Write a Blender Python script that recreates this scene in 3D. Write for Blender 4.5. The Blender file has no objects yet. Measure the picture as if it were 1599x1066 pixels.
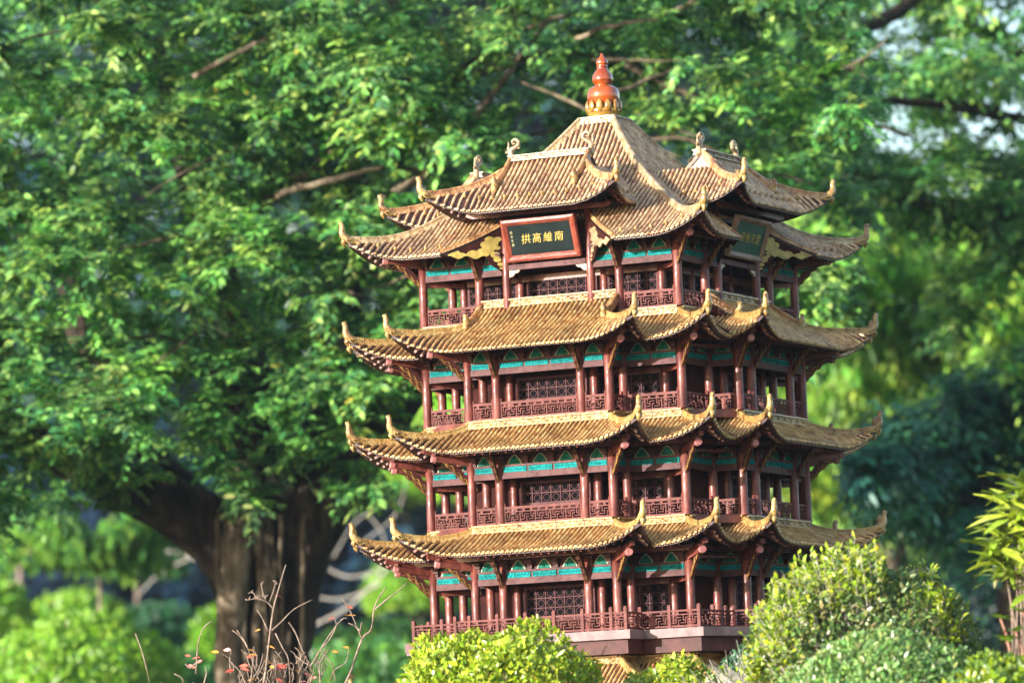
import bpy, math, random
import numpy as np
from mathutils import Vector, Matrix, noise as mnoise
random.seed(7); RNG = np.random.default_rng(11)
R = math.radians
SC = bpy.context.scene
COL = SC.collection
# ------------------------------------------------------------------ camera
CAM = np.array([5.8919, -12.2735, -1.1107]); YAW, PIT, ROL, FPX = .466731, .100569, -.036875, 8244.29
FW = np.array([-math.sin(YAW)*math.cos(PIT), math.cos(YAW)*math.cos(PIT), math.sin(PIT)])
_r = np.cross(FW, [0, 0, 1]); _r /= np.linalg.norm(_r); _u = np.cross(_r, FW)
RT = math.cos(ROL)*_r + math.sin(ROL)*_u
UP = -math.sin(ROL)*_r + math.cos(ROL)*_u
cam = bpy.data.cameras.new('camera'); co = bpy.data.objects.new('camera', cam); COL.objects.link(co)
co.matrix_world = Matrix(((RT[0], UP[0], -FW[0], CAM[0]), (RT[1], UP[1], -FW[1], CAM[1]), (RT[2], UP[2], -FW[2], CAM[2]), (0, 0, 0, 1)))
cam.sensor_width = 36; cam.sensor_fit = 'HORIZONTAL'; cam.lens = FPX/1599*36
cam.clip_start = .5; cam.clip_end = 3000
cam.dof.use_dof = True; cam.dof.focus_distance = 13.05; cam.dof.aperture_fstop = 4.4; cam.dof.aperture_blades = 9
SC.camera = co
# ------------------------------------------------------------------ light
SUN_EL, SUN_AZ = R(11.5), R(24)          # azimuth to the left of the front face's normal
w = bpy.data.worlds.new('World'); SC.world = w; w.use_nodes = True
nt = w.node_tree; bg = nt.nodes['Background']
sky = nt.nodes.new('ShaderNodeTexSky'); sky.sky_type = 'NISHITA'; sky.sun_disc = False
sky.sun_elevation = SUN_EL; sky.sun_rotation = R(180)+SUN_AZ; sky.air_density = 1; sky.dust_density = 1.2; sky.ozone_density = 1.2
nt.links.new(sky.outputs[0], bg.inputs[0]); bg.inputs[1].default_value = .15
sl = bpy.data.lights.new('sun', 'SUN'); sl.energy = 4.5; sl.angle = R(.5); sl.color = (1, .955, .89)
so = bpy.data.objects.new('sun', sl); COL.objects.link(so)
SDIR = Vector((-math.sin(SUN_AZ)*math.cos(SUN_EL), -math.cos(SUN_AZ)*math.cos(SUN_EL), math.sin(SUN_EL)))
so.rotation_euler = SDIR.to_track_quat('Z', 'Y').to_euler(); so.location = (-4, -8, 6)
SC.view_settings.view_transform = 'Standard'; SC.view_settings.look = 'None'
SC.view_settings.exposure = 1.36; SC.view_settings.gamma = 1; SC.view_settings.use_curve_mapping = False
SC.render.engine = 'CYCLES'; SC.cycles.use_denoising = True; SC.cycles.max_bounces = 6
SC.cycles.transparent_max_bounces = 4; SC.cycles.use_adaptive_sampling = True; SC.cycles.adaptive_threshold = .02

HAZE = .0008
def at(u, v, t):
    """world point seen at pixel (u, v) of the photograph, t metres in front of the camera"""
    return CAM + t*(FW + RT*(u-799.5)/FPX + UP*(533-v)/FPX)

# ------------------------------------------------------------------ materials
def mat(name, c1, c2=None, c3=None, scale=30, rough=.5, spec=.5, coat=0, bump=0, bscale=80, stretch=(1, 1, 1), detail=4, pos=(.35, .5, .65), wear=(14, .62, 1.12)):
    m = bpy.data.materials.new(name); m.use_nodes = True; n = m.node_tree.nodes; L = m.node_tree.links
    b = n['Principled BSDF']; b.inputs['Roughness'].default_value = rough; b.inputs['Specular IOR Level'].default_value = spec
    b.inputs['Coat Weight'].default_value = coat; b.inputs['Coat Roughness'].default_value = .12
    b.inputs['Base Color'].default_value = (*c1, 1)
    tc = n.new('ShaderNodeTexCoord'); mp = n.new('ShaderNodeMapping'); mp.inputs['Scale'].default_value = stretch
    geo = n.new('ShaderNodeNewGeometry')
    L.new(geo.outputs['Position'], mp.inputs['Vector'])
    if c2:
        tx = n.new('ShaderNodeTexNoise'); tx.inputs['Scale'].default_value = scale; tx.inputs['Detail'].default_value = detail
        tx.inputs['Roughness'].default_value = .65
        L.new(mp.outputs[0], tx.inputs['Vector'])
        cr = n.new('ShaderNodeValToRGB'); e = cr.color_ramp.elements
        e[0].position = pos[0]; e[0].color = (*c1, 1); e[1].position = pos[2]; e[1].color = (*(c3 or c2), 1)
        if c3: x = e.new(pos[1]); x.color = (*c2, 1)
        L.new(tx.outputs['Fac'], cr.inputs[0])
        # weathering: broad uneven fading and dirt over the fine grain
        wn = n.new('ShaderNodeTexNoise'); wn.inputs['Scale'].default_value = wear[0]; wn.inputs['Detail'].default_value = 6; wn.inputs['Roughness'].default_value = .7
        L.new(geo.outputs['Position'], wn.inputs['Vector'])
        mr = n.new('ShaderNodeMapRange'); mr.inputs['From Min'].default_value = .33; mr.inputs['From Max'].default_value = .62; mr.inputs['To Min'].default_value = wear[1]; mr.inputs['To Max'].default_value = wear[2]
        L.new(wn.outputs['Fac'], mr.inputs['Value']); vm = n.new('ShaderNodeVectorMath'); vm.operation = 'SCALE'
        L.new(cr.outputs[0], vm.inputs[0]); L.new(mr.outputs[0], vm.inputs['Scale']); L.new(vm.outputs[0], b.inputs['Base Color'])
    if bump:
        t2 = n.new('ShaderNodeTexNoise'); t2.inputs['Scale'].default_value = bscale; t2.inputs['Detail'].default_value = 5
        L.new(mp.outputs[0], t2.inputs['Vector'])
        bp = n.new('ShaderNodeBump'); bp.inputs['Strength'].default_value = bump; bp.inputs['Distance'].default_value = .01
        L.new(t2.outputs['Fac'], bp.inputs['Height']); L.new(bp.outputs[0], b.inputs['Normal'])
    return m
def leafmat(name, trans=.3, rough=.42, spec=.5):
    m = bpy.data.materials.new(name); m.use_nodes = True; n = m.node_tree.nodes; L = m.node_tree.links
    b = n['Principled BSDF']; b.inputs['Roughness'].default_value = rough; b.inputs['Specular IOR Level'].default_value = spec
    a = n.new('ShaderNodeAttribute'); a.attribute_name = 'tint'
    L.new(a.outputs['Color'], b.inputs['Base Color'])
    tr = n.new('ShaderNodeBsdfTranslucent'); g = n.new('ShaderNodeMix'); g.data_type = 'RGBA'; g.blend_type = 'MULTIPLY'
    g.inputs[0].default_value = 1; g.inputs[7].default_value = (1.5, 1.45, .6, 1)
    L.new(a.outputs['Color'], g.inputs[6]); L.new(g.outputs[2], tr.inputs['Color'])
    mx = n.new('ShaderNodeMixShader'); mx.inputs[0].default_value = trans
    L.new(b.outputs[0], mx.inputs[1]); L.new(tr.outputs[0], mx.inputs[2])
    L.new(mx.outputs[0], n['Material Output'].inputs['Surface'])
    return m
TILE = [mat('glazed_tile_low', (.32, .12, .045), (.62, .37, .14), (.78, .56, .26), 55, .33, .6, .35, .3, 200),
        mat('glazed_tile_top', (.32, .135, .075), (.62, .40, .21), (.78, .58, .35), 55, .36, .6, .3, .3, 200)]
GROOVE = mat('pan_tile', (.022, .009, .009), (.075, .030, .024), None, 60, .5, .5, .1, .3, 200)
GOLD = mat('gold_glaze', (.14, .045, .016), (.36, .20, .055), (.48, .33, .12), 38, .34, .6, .35, .5, 160, pos=(.30, .43, .62))
BRIDGE = mat('brown_ridge_glaze', (.22, .08, .04), (.48, .25, .10), (.60, .40, .20), 42, .36, .6, .3, .5, 160, pos=(.32, .5, .68))
MAROON = mat('maroon_paint', (.10, .017, .010), (.165, .036, .023), (.24, .075, .055), 35, .5, .5, .12, .15, 120, (1, 1, .4))
BEAM = mat('dusty_maroon_beam', (.065, .020, .019), (.12, .050, .050), (.085, .027, .024), 26, .6, .22, 0, .1, 100)
RAIL = mat('faded_red_railing', (.12, .026, .019), (.17, .054, .045), None, 60, .6, .22, 0)
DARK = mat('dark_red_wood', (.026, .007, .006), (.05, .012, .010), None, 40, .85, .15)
LATT = mat('lattice_wood', (.07, .022, .022), (.11, .043, .045), None, 60, .65, .2)
DARKR = mat('deep_red_wood', (.05, .011, .009), (.09, .024, .019), None, 60, .6, .3)  # deep red-brown of the brackets, bracket boards and balcony fascia
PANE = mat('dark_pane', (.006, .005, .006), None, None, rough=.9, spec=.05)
TEAL = mat('teal_paint', (.001, .12, .115), (.002, .21, .21), (.010, .26, .27), 160, .7, .15, 0, .2, 300)
TEALD = mat('green_arch_paint', (.001, .075, .05), (.003, .13, .09), (.008, .17, .13), 160, .7, .15, 0, .2, 300)
CREAM = mat('pale_gold_trim', (.36, .33, .18), (.48, .44, .28), None, 80, .45)
GILTD = mat('worn_gilt', (.16, .055, .02), (.42, .26, .05), None, 90, .45)
GILT = mat('gilt_yellow', (.36, .26, .05), (.56, .44, .12), None, 60, .45, .5, .1)
SLAB = mat('grey_pink_slab', (.15, .085, .082), (.24, .16, .155), None, 24, .6)
FINIAL = mat('orange_glaze', (.26, .035, .008), (.44, .085, .010), (.36, .055, .008), 18, .12, .8, .9)
FINY = mat('amber_glaze', (.26, .11, .015), (.44, .27, .06), None, 50, .25, .7, .5)
BLACKB = mat('black_board', (.006, .012, .012), (.012, .02, .02), None, 30, .3)
GREENB = mat('green_board', (.02, .075, .05), (.03, .10, .07), None, 30, .4)
REDFR = mat('red_sign_frame', (.24, .042, .024), (.36, .085, .05), None, 60, .4, .5, .2, .2)
GREYFR = mat('weathered_sign_frame', (.22, .12, .07), (.34, .20, .12), None, 60, .5)
STONE = mat('plinth_stone', (.16, .14, .12), (.30, .27, .23), None, 12, .8, .3, 0, .5, 40)
BARK = mat('dark_bark', (.008, .006, .005), (.028, .020, .014), (.085, .062, .042), 6, .85, .2, 0, .9, 22, (2.2, 2.2, .5))
BARKL = mat('pale_bark', (.045, .034, .022), (.12, .09, .06), (.24, .19, .13), 9, .8, .2, 0, .6, 30, (2, 2, .5))
TWIG = mat('dry_twig', (.16, .10, .07), (.34, .25, .19), None, 60, .7)
TWIGG = mat('grey_twig', (.30, .27, .23), (.50, .46, .40), None, 30, .8)
SOIL = mat('hillside_soil', (.03, .045, .02), (.06, .075, .03), (.045, .04, .03), 1.2, .95, .1, 0, .4, 9)
LEAF = leafmat('leaf'); LEAFW = leafmat('waxy_leaf', .22, .3, .6); LEAFT = leafmat('thin_leaf', .4, .45)

# ------------------------------------------------------------------ mesh builder
WM = {}
def wmat(o): return WM.get(o.name, Matrix.Identity(4))
def put(name, me, parent=None, M=None, kind=None, label=None):
    """link an object carrying mesh me with WORLD matrix M under parent"""
    o = bpy.data.objects.new(name, me); COL.objects.link(o)
    M = M or Matrix.Identity(4)
    if parent is not None:
        o.parent = parent; o.matrix_local = wmat(parent).inverted() @ M
    else: o.matrix_local = M
    WM[o.name] = M
    if kind: o['kind'] = kind
    if label: o['label'] = label
    return o
def thing(o, label, cat, group=None):
    o['label'] = label; o['category'] = cat
    if group: o['group'] = group
    return o
def T(x, y, z): return Matrix.Translation((x, y, z))
def RZ(a): return Matrix.Rotation(a, 4, 'Z')
class M3:
    def __init__(s): s.v = []; s.f = []
    def add(s, vs, fs):
        k = len(s.v); s.v += [tuple(map(float, p)) for p in vs]; s.f += [tuple(i+k for i in f) for f in fs]
    def box(s, x0, x1, y0, y1, z0, z1):
        s.add([(x0, y0, z0), (x1, y0, z0), (x1, y1, z0), (x0, y1, z0), (x0, y0, z1), (x1, y0, z1), (x1, y1, z1), (x0, y1, z1)],
              [(3, 2, 1, 0), (4, 5, 6, 7), (0, 1, 5, 4), (1, 2, 6, 5), (2, 3, 7, 6), (3, 0, 4, 7)])
    def bar(s, p, q, wd, h, up=(0, 0, 1), lift=0):
        p = Vector(p); q = Vector(q); d = (q-p).normalized(); up = Vector(up); sd = d.cross(up).normalized()*wd/2; u2 = sd.cross(d).normalized()
        vs = []
        for c in (p, q):
            c = c+u2*lift
            vs += [c-sd-u2*h/2, c+sd-u2*h/2, c+sd+u2*h/2, c-sd+u2*h/2]
        s.add(vs, [(0, 1, 2, 3), (7, 6, 5, 4), (0, 4, 5, 1), (1, 5, 6, 2), (2, 6, 7, 3), (3, 7, 4, 0)])
    def prism(s, poly, f0, f1):
        """poly list of 2D; f0, f1 map 2D to 3D front and back"""
        n = len(poly); s.add([f0(*p) for p in poly]+[f1(*p) for p in poly],
                             [tuple(range(n)), tuple(range(2*n-1, n-1, -1))]+[(i, i+n, (i+1) % n+n, (i+1) % n) for i in range(n)])
    def tube(s, pts, rad, n=8, caps=True):
        pts = [Vector(p) for p in pts]; vs = []; prev = None
        for i, p in enumerate(pts):
            d = (pts[min(i+1, len(pts)-1)]-pts[max(i-1, 0)]).normalized()
            a = prev if prev else (Vector((0, 0, 1)) if abs(d.z) < .9 else Vector((1, 0, 0)))
            a = (a-d*a.dot(d)).normalized(); b = d.cross(a); prev = a
            r = rad[i] if hasattr(rad, '__len__') else rad
            for j in range(n):
                t = 2*math.pi*j/n; vs.append(p+a*math.cos(t)*r+b*math.sin(t)*r)
        fs = [(i*n+j, i*n+(j+1) % n, (i+1)*n+(j+1) % n, (i+1)*n+j) for i in range(len(pts)-1) for j in range(n)]
        if caps: fs += [tuple(range(n-1, -1, -1)), tuple((len(pts)-1)*n+j for j in range(n))]
        s.add(vs, fs)
    def lathe(s, prof, n=16, c=(0, 0)):
        vs = [(c[0]+r*math.cos(2*math.pi*j/n), c[1]+r*math.sin(2*math.pi*j/n), z) for r, z in prof for j in range(n)]
        fs = [(i*n+j, i*n+(j+1) % n, (i+1)*n+(j+1) % n, (i+1)*n+j) for i in range(len(prof)-1) for j in range(n)]
        fs += [tuple(range(n-1, -1, -1)), tuple((len(prof)-1)*n+j for j in range(n))]
        s.add(vs, fs)
    def mesh(s, name, m, smooth=False):
        me = bpy.data.meshes.new(name); me.from_pydata(s.v, [], s.f); me.materials.append(m)
        if smooth: me.polygons.foreach_set('use_smooth', [True]*len(me.polygons))
        me.update(); return me
def smooth_path(pts, k=4):
    pts = [np.array(p, float) for p in pts]; out = []
    for i in range(len(pts)-1):
        p0 = pts[max(i-1, 0)]; p1 = pts[i]; p2 = pts[i+1]; p3 = pts[min(i+2, len(pts)-1)]
        for j in range(k):
            t = j/k; out.append(.5*((2*p1)+(p2-p0)*t+(2*p0-5*p1+4*p2-p3)*t*t+(3*p1-p0-3*p2+p3)*t**3))
    out.append(pts[-1]); return out

# ================================================================== terrain and sky
def ground_z(x, y):
    dc = math.hypot(x, y)
    d = (x-CAM[0])*FW[0]+(y-CAM[1])*FW[1]
    z = -2.35+.05*mnoise.noise((x*.3, y*.3, 0))
    m = max(0, min(1, (3.2-dc)/1.7)); z += (1.18)*m*m*(3-2*m)
    h = max(0, min(1, (d-14)/12)); z += .9*h*h*(3-2*h)
    if d > 26: z += (min(d, 110)-26)*.055
    if d > 70: z += (min(d, 140)-70)*.12
    return z
g = M3(); xs = []
ds = [-60, -30, -10, -4]+[i*.5 for i in range(0, 60)]+[30+i*2.5 for i in range(22)]+[90, 110, 140, 200, 400, 900]
ls = [-900, -300, -100, -50, -30, -20]+[-14+i*.7 for i in range(41)]+[20, 30, 50, 100, 300, 900]
fx, fy = FW[0]/math.hypot(FW[0], FW[1]), FW[1]/math.hypot(FW[0], FW[1])
for d in ds:
    for l in ls:
        x = CAM[0]+fx*d+fy*l; y = CAM[1]+fy*d-fx*l; xs.append((x, y, ground_z(x, y)))
n = len(ls); g.add(xs, [(i*n+j+1, i*n+j, (i+1)*n+j, (i+1)*n+j+1) for i in range(len(ds)-1) for j in range(n-1)])
put('ground', g.mesh('ground', SOIL, True), kind='structure')

# ================================================================== the pagoda
A, B, BI, P_ = .36, .198, .119, .082          # half width, bay half width, inner post, bay projection
ZB = [-.3852, -.1192, .1450, .4042]           # underside of each storey's lower beam
FL = [-.517, -.2334, .0320, .2900]            # floors
ZE = [-.309, -.0505, .2045, .4605]            # eaves (sheet)
ZROOT = -1.17
pag = bpy.data.objects.new('miniature_pagoda', None); COL.objects.link(pag); pag.matrix_local = T(0, 0, ZROOT); WM[pag.name] = T(0, 0, ZROOT)
thing(pag, 'miniature dark red pagoda with tiers of upswept gold tile roofs and orange finial', 'pagoda')

class Facet:
    """one roof slope; O wall line start, t along, n outwards (2D), all in the face's frame"""
    def __init__(s, O, t, n, Lw, cl, cr, D, prof, L=.05, F=.022, d0=0, w=.15, ranges=None):
        s.O, s.t, s.n, s.Lw, s.cl, s.cr, s.D, s.prof, s.L, s.F, s.d0, s.w = O, t, n, Lw, cl, cr, D, prof, L, F, d0, w
        s.ranges = ranges or [(0, D, lambda d: s.xl(d), lambda d: s.xr(d))]
    def xl(s, d): return {1: -d, -1: d, 0: 0}[s.cl]
    def xr(s, d): return s.Lw+{1: d, -1: -d, 0: 0}[s.cr]
    def pt(s, x, d, off=0):
        u = max(0, d-s.d0)/(s.D-s.d0)
        gl = max(0, 1-(x+d)/s.w)**2.3 if s.cl == 1 else 0
        gr = max(0, 1-(s.Lw+d-x)/s.w)**2.3 if s.cr == 1 else 0
        k = s.F*u*u; X = x+k*(gr-gl); Dd = d+k*(gl+gr)
        z = s.prof(d)+s.L*u**1.8*(gl+gr)
        p = Vector((s.O[0]+s.t[0]*X+s.n[0]*Dd, s.O[1]+s.t[1]*X+s.n[1]*Dd, z))
        if off: p += s.nrm(x, d)*off
        return p
    def nrm(s, x, d):
        e = .002; a = s.pt(x+e, d)-s.pt(x-e, d); b = s.pt(x, d+e)-s.pt(x, d-e)
        v = b.cross(a).normalized(); return v if v.z > 0 else -v
    def sheet(s, m, th=.008, nx=14, nd=8):
        for d0, d1, fl, fr in s.ranges:
            top = [[s.pt(fl(d)+(fr(d)-fl(d))*i/nx, d) for i in range(nx+1)] for d in [d0+(d1-d0)*j/nd for j in range(nd+1)]]
            k = (nx+1)*(nd+1); vs = [p for r in top for p in r]; vs += [p-Vector((0, 0, th)) for p in vs]
            fs = []
            q = lambda i, j: j*(nx+1)+i
            for j in range(nd):
                for i in range(nx):
                    fs += [(q(i, j), q(i+1, j), q(i+1, j+1), q(i, j+1)), (k+q(i, j+1), k+q(i+1, j+1), k+q(i+1, j), k+q(i, j))]
            fs += [(q(i, nd), q(i+1, nd), k+q(i+1, nd), k+q(i, nd)) for i in range(nx)]
            fs += [(q(0, j), q(0, j+1), k+q(0, j+1), k+q(0, j)) for j in range(nd)]+[(q(nx, j+1), q(nx, j), k+q(nx, j), k+q(nx, j+1)) for j in range(nd)]
            m.add(vs, fs)
    def spans(s, x):
        """d intervals covered at x"""
        out = []
        for d0, d1, fl, fr in s.ranges:
            N = 60; ins = [fl(d0+(d1-d0)*i/N)-1e-9 <= x <= fr(d0+(d1-d0)*i/N)+1e-9 for i in range(N+1)]
            if any(ins):
                i0 = ins.index(True); i1 = N-ins[::-1].index(True)
                out.append((d0+(d1-d0)*i0/N, d0+(d1-d0)*i1/N, d1))
        return out
    def ribs(s, m, sp=.0134, r=.0037, seg=.0165):
        x0 = min(f(d) for d0, d1, f, _ in s.ranges for d in (d0, d1)); x1 = max(f(d) for d0, d1, _, f in s.ranges for d in (d0, d1))
        n = max(1, round((x1-x0)/sp)); cs = [(-.98, -.4), (-.80, 1.0), (0, 1.7), (.80, 1.0), (.98, -.4)]
        for i in range(n):
            x = x0+(i+.5)*(x1-x0)/n
            for a, b, dmax in s.spans(x):
                if b-a < .006: continue
                end = abs(b-dmax) < .004 and dmax >= s.D-1e-6
                if end: b = s.D+.004
                k = max(1, round((b-a)/seg)); vs = []; hr = random.uniform(.93, 1.07); ox = random.uniform(-.0004, .0004)
                for j in range(2*k+1):
                    dd = a+(b-a)*(j+1)//2/k if False else a+(b-a)*j/(2*k); rr = r*hr*(1.05 if j % 2 == 0 else .97)
                    c = s.pt(x+ox, dd); nn = s.nrm(x, dd); al = (s.pt(x, dd+.002)-s.pt(x, dd-.002)).normalized(); sd = al.cross(nn).normalized()
                    vs += [c+sd*rr*cx+nn*rr*cy for cx, cy in cs]
                m.add(vs, [(j*5+q, j*5+q+1, j*5+q+6, j*5+q+5) for j in range(2*k) for q in range(4)])
                if end:      # round end tile and the drip tile beside it
                    c = s.pt(x, s.D+.004); nn = s.nrm(x, s.D); al = (s.pt(x, s.D)-s.pt(x, s.D-.004)).normalized(); sd = al.cross(nn).normalized()
                    R_ = r*1.2
                    vs = [c+al*.0012+sd*R_*math.cos(t)+nn*R_*math.sin(t) for t in [q*math.pi/3 for q in range(6)]]
                    vs += [p-al*.003 for p in vs]
                    m.add(vs, [tuple(range(6))]+[(q, q+6, (q+1) % 6+6, (q+1) % 6) for q in range(6)])
                    h = sd*sp*.5; c2 = c+h
                    m.add([c2-sd*r*.75, c2+sd*r*.75, c2+sd*r*.35-nn*.0065, c2-sd*r*.35-nn*.0065,
                           c2-sd*r*.75-al*.004, c2+sd*r*.75-al*.004], [(0, 1, 2, 3), (0, 4, 5, 1), (4, 3, 2, 5)])
    def knobs(s, m, sp=.040, d=None, r=.0046):
        d = d if d is not None else s.D*.80
        for d0, d1, fl, fr in s.ranges:
            if not d0 <= d <= d1: continue
            a, b = fl(d)+.012, fr(d)-.012; n = max(1, round((b-a)/sp))
            for i in range(n):
                x = a+(i+.5)*(b-a)/n; p = s.pt(x, d, .003); nn = s.nrm(x, d)
                m.tube([p, p+nn*.004, p+nn*.009, p+nn*.013], [r*.9, r*1.1, r*.75, .0008], 6)
    def rafters(s, m, sp=.022, lo=.012):
        x0 = min(f(d) for d0, d1, f, _ in s.ranges for d in (d0, d1)); x1 = max(f(d) for d0, d1, _, f in s.ranges for d in (d0, d1))
        n = max(1, round((x1-x0)/sp))
        for i in range(n):
            x = x0+(i+.5)*(x1-x0)/n
            for a, b, dmax in s.spans(x):
                a = max(a, -.01)
                if b-a < .03: continue
                b -= .006; k = 3
                for j in range(k):
                    p, q = s.pt(x, a+(b-a)*j/k), s.pt(x, a+(b-a)*(j+1)/k)
                    m.bar(p, q, .0052, .0062, lift=-lo)

def facets_cross(D, prof, bay_up=0, profb=None, L=.05, F=.022):
    """five slopes of one face: bay front, two returns, two main sections"""
    pb = profb or prof; fs = []
    if bay_up:
        rg = [(-bay_up, 0, lambda d: 0, lambda d: 2*B), (0, D, lambda d: -d, lambda d: 2*B+d)]
        fs.append(Facet((-B, -A-P_), (1, 0), (0, -1), 2*B, 1, 1, D, pb, L, F, ranges=rg))
    else: fs.append(Facet((-B, -A-P_), (1, 0), (0, -1), 2*B, 1, 1, D, pb, L, F))
    fs.append(Facet((B, -A-P_), (0, 1), (1, 0), P_, 1, -1, D, prof, L, F, w=.12))
    fs.append(Facet((-B, -A), (0, -1), (-1, 0), P_, -1, 1, D, prof, L, F, w=.12))
    fs.append(Facet((B, -A), (1, 0), (0, -1), A-B, -1, 1, D, prof, L, F))
    fs.append(Facet((-A, -A), (1, 0), (0, -1), A-B, 1, -1, D, prof, L, F))
    return fs

def hip_points(fc, side, ds, off=.006):
    return [fc.pt(fc.xr(d) if side > 0 else fc.xl(d), d)+Vector((0, 0, off)) for d in ds]
def ridge_blocks(pts, wd=.011, h=.016, blk=.036):
    """a ridge laid from blocks with open joints, in one mesh"""
    m = M3(); seg = [pts[0]]; acc = 0
    sm = [Vector(p) for p in smooth_path(pts, 3)]
    blocks = []; cur = [sm[0]]
    for a, b in zip(sm, sm[1:]):
        acc += (b-a).length; cur.append(b)
        if acc > blk: blocks.append(cur); cur = [b]; acc = 0
    if len(cur) > 1: blocks.append(cur)
    for c in blocks:
        c = list(c); d0 = (c[1]-c[0]).normalized(); d1 = (c[-1]-c[-2]).normalized()
        c[0] = c[0]+d0*.0008; c[-1] = c[-1]-d1*.0008
        vs = []
        for i, p in enumerate(c):
            d = (c[min(i+1, len(c)-1)]-c[max(i-1, 0)]).normalized(); sd = d.cross(Vector((0, 0, 1))).normalized()*wd/2; u = sd.cross(d).normalized()
            vs += [p-sd*1.15-u*h*.5, p+sd*1.15-u*h*.5, p+sd*.8+u*h*.15, p+sd*1.05+u*h*.4, p+sd*.55+u*h*.62, p-sd*.55+u*h*.62, p-sd*1.05+u*h*.4, p-sd*.8+u*h*.15]
        k = len(c); fs = [(i*8+j, i*8+(j+1) % 8, (i+1)*8+(j+1) % 8, (i+1)*8+j) for i in range(k-1) for j in range(8)]
        fs += [tuple(range(7, -1, -1)), tuple((k-1)*8+j for j in range(8))]
        m.add(vs, fs)
    return m
# upturned corner ornament in (r, z): neck, head and the scroll below
def ornament_mesh(m_):
    m = M3()
    pr = [(-.036, -.003, .0065), (-.020, -.001, .0090), (-.006, .003, .0105), (.004, .009, .0100), (.009, .017, .0082), (.010, .026, .0070), (.011, .033, .0068), (.014, .0385, .0062), (.020, .0395, .0036)]
    sp = smooth_path([(a, 0, b) for a, b, _ in pr], 3); rr = [x[0] for x in smooth_path([(r,) for _, _, r in pr], 3)]
    m.tube(sp, rr, 7)
    m.tube([(.013, 0, .040), (.011, 0, .0455)], [.0036, .0016], 5)
    for s in (-1, 1):
        m.tube(smooth_path([(-.022, s*.007, -.006), (-.010, s*.009, -.008), (-.001, s*.009, -.002), (-.008, s*.0095, .002), (-.013, s*.009, -.002)], 2), .0026, 5)
    m.tube([(.0, 0, .004), (.004, 0, -.008), (-.002, 0, -.018)], [.0075, .0065, .002], 6)
    return m.mesh('roof_ornament', m_, True)
ORN = ornament_mesh(GOLD); ORNB = ornament_mesh(BRIDGE)
def beast_mesh():
    m = M3()
    m.tube(smooth_path([(-.010, 0, .002), (0, 0, .008), (.007, 0, .016), (.006, 0, .024), (.011, 0, .028)], 3), [.006, .0075, .0085, .0085, .008, .0075, .0065, .006, .006, .0055, .005, .004, .002], 7)
    m.tube([(-.006, 0, .008), (-.010, 0, .018), (-.006, 0, .027)], [.004, .003, .0008], 5)
    m.tube([(.006, .004, .024), (.002, .006, .032)], [.002, .0006], 4); m.tube([(.006, -.004, .024), (.002, -.006, .032)], [.002, .0006], 4)
    m.box(-.004, .012, -.006, .006, -.010, .006)
    return m.mesh('ridge_beast', GOLD, True)
BEAST = beast_mesh()
def tail_mesh():
    m = M3()
    m.tube(smooth_path([(-.001, 0, -.008), (-.004, 0, .008), (-.002, 0, .018), (.008, 0, .023), (.017, 0, .028), (.018, 0, .038), (.009, 0, .044), (.001, 0, .040), (.003, 0, .033), (.009, 0, .034)], 3),
           [.0085-.0062*i/27 for i in range(28)], 7)
    m.tube(smooth_path([(-.006, 0, .012), (-.011, 0, .022), (-.009, 0, .034), (-.012, 0, .040)], 2), [.005, .0045, .004, .0035, .003, .002, .001], 6)
    m.tube([(-.008, 0, .010), (-.017, 0, .014), (-.020, 0, .010)], [.004, .003, .001], 5)
    m.tube([(.010, 0, .024), (.020, 0, .020), (.024, 0, .024)], [.003, .002, .0008], 5)
    m.box(-.010, .008, -.0065, .0065, -.016, .004)
    return m.mesh('ridge_end_tail', CREAMG, True)
CREAMG = mat('pale_gold_glaze', (.26, .15, .07), (.42, .30, .16), (.54, .43, .27), 60, .35, .6, .3, .4, 200)
TAIL = tail_mesh()
def frame_rz(v, ang): return (RZ(ang) @ Vector(v).to_4d()).to_3d()

_bl = {}
def block(le, h=.020, dp=.013):
    k = round(le, 4), h, dp
    if k not in _bl:
        m = M3(); a = le/2-.0008
        pf = [(0, -h/2), (-dp*.85, -h/2), (-dp*.85, -h*.30), (-dp*.6, -h*.18), (-dp*.6, h*.20), (-dp, h*.30), (-dp, h*.5), (0, h*.5)]
        m.add([(-a, y, z) for y, z in pf]+[(a, y, z) for y, z in pf], [(i, (i+1) % 8, (i+1) % 8+8, i+8) for i in range(8)]+[tuple(range(7, -1, -1)), tuple(range(8, 16))])
        m.tube([(-a*.6, -dp*.62, -.001), (-a*.2, -dp*.72, .003), (a*.2, -dp*.72, -.003), (a*.6, -dp*.62, .001)], .0014, 4)
        _bl[k] = m
    return _bl[k]
_blm = {}
def block_mesh(le, mm, h=.020, dp=.013):
    k = (round(le, 4), mm.name, h, dp)
    if k not in _blm: _blm[k] = block(le, h, dp).mesh('ridge_tile', mm)
    return _blm[k]
def lay_blocks(p0, p1, nrm2, z, parent, k, mm, h=.020, dp=.013, bl=.040):
    p0 = Vector((*p0, z)); p1 = Vector((*p1, z)); Lg = (p1-p0).length; n = max(1, round(Lg/bl)); le = Lg/n
    ang = math.atan2(nrm2[0], -nrm2[1])   # block faces -y
    for i in range(n):
        c = p0.lerp(p1, (i+.5)/n)
        put('ridge_tile', block_mesh(le, mm, h, dp), parent, RZ(k*math.pi/2) @ T(*c) @ RZ(ang) @ T(0, 0, random.uniform(-.0004, .0004)))

def slab_of(name, fcs_all, mm, parent):
    m = M3()
    for k in range(4):
        mk = M3()
        for f in fcs_all: f.sheet(mk)
        m.add([frame_rz(v, k*math.pi/2) for v in mk.v], mk.f)
    return put(name, m.mesh(name, mm, False), parent)

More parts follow.
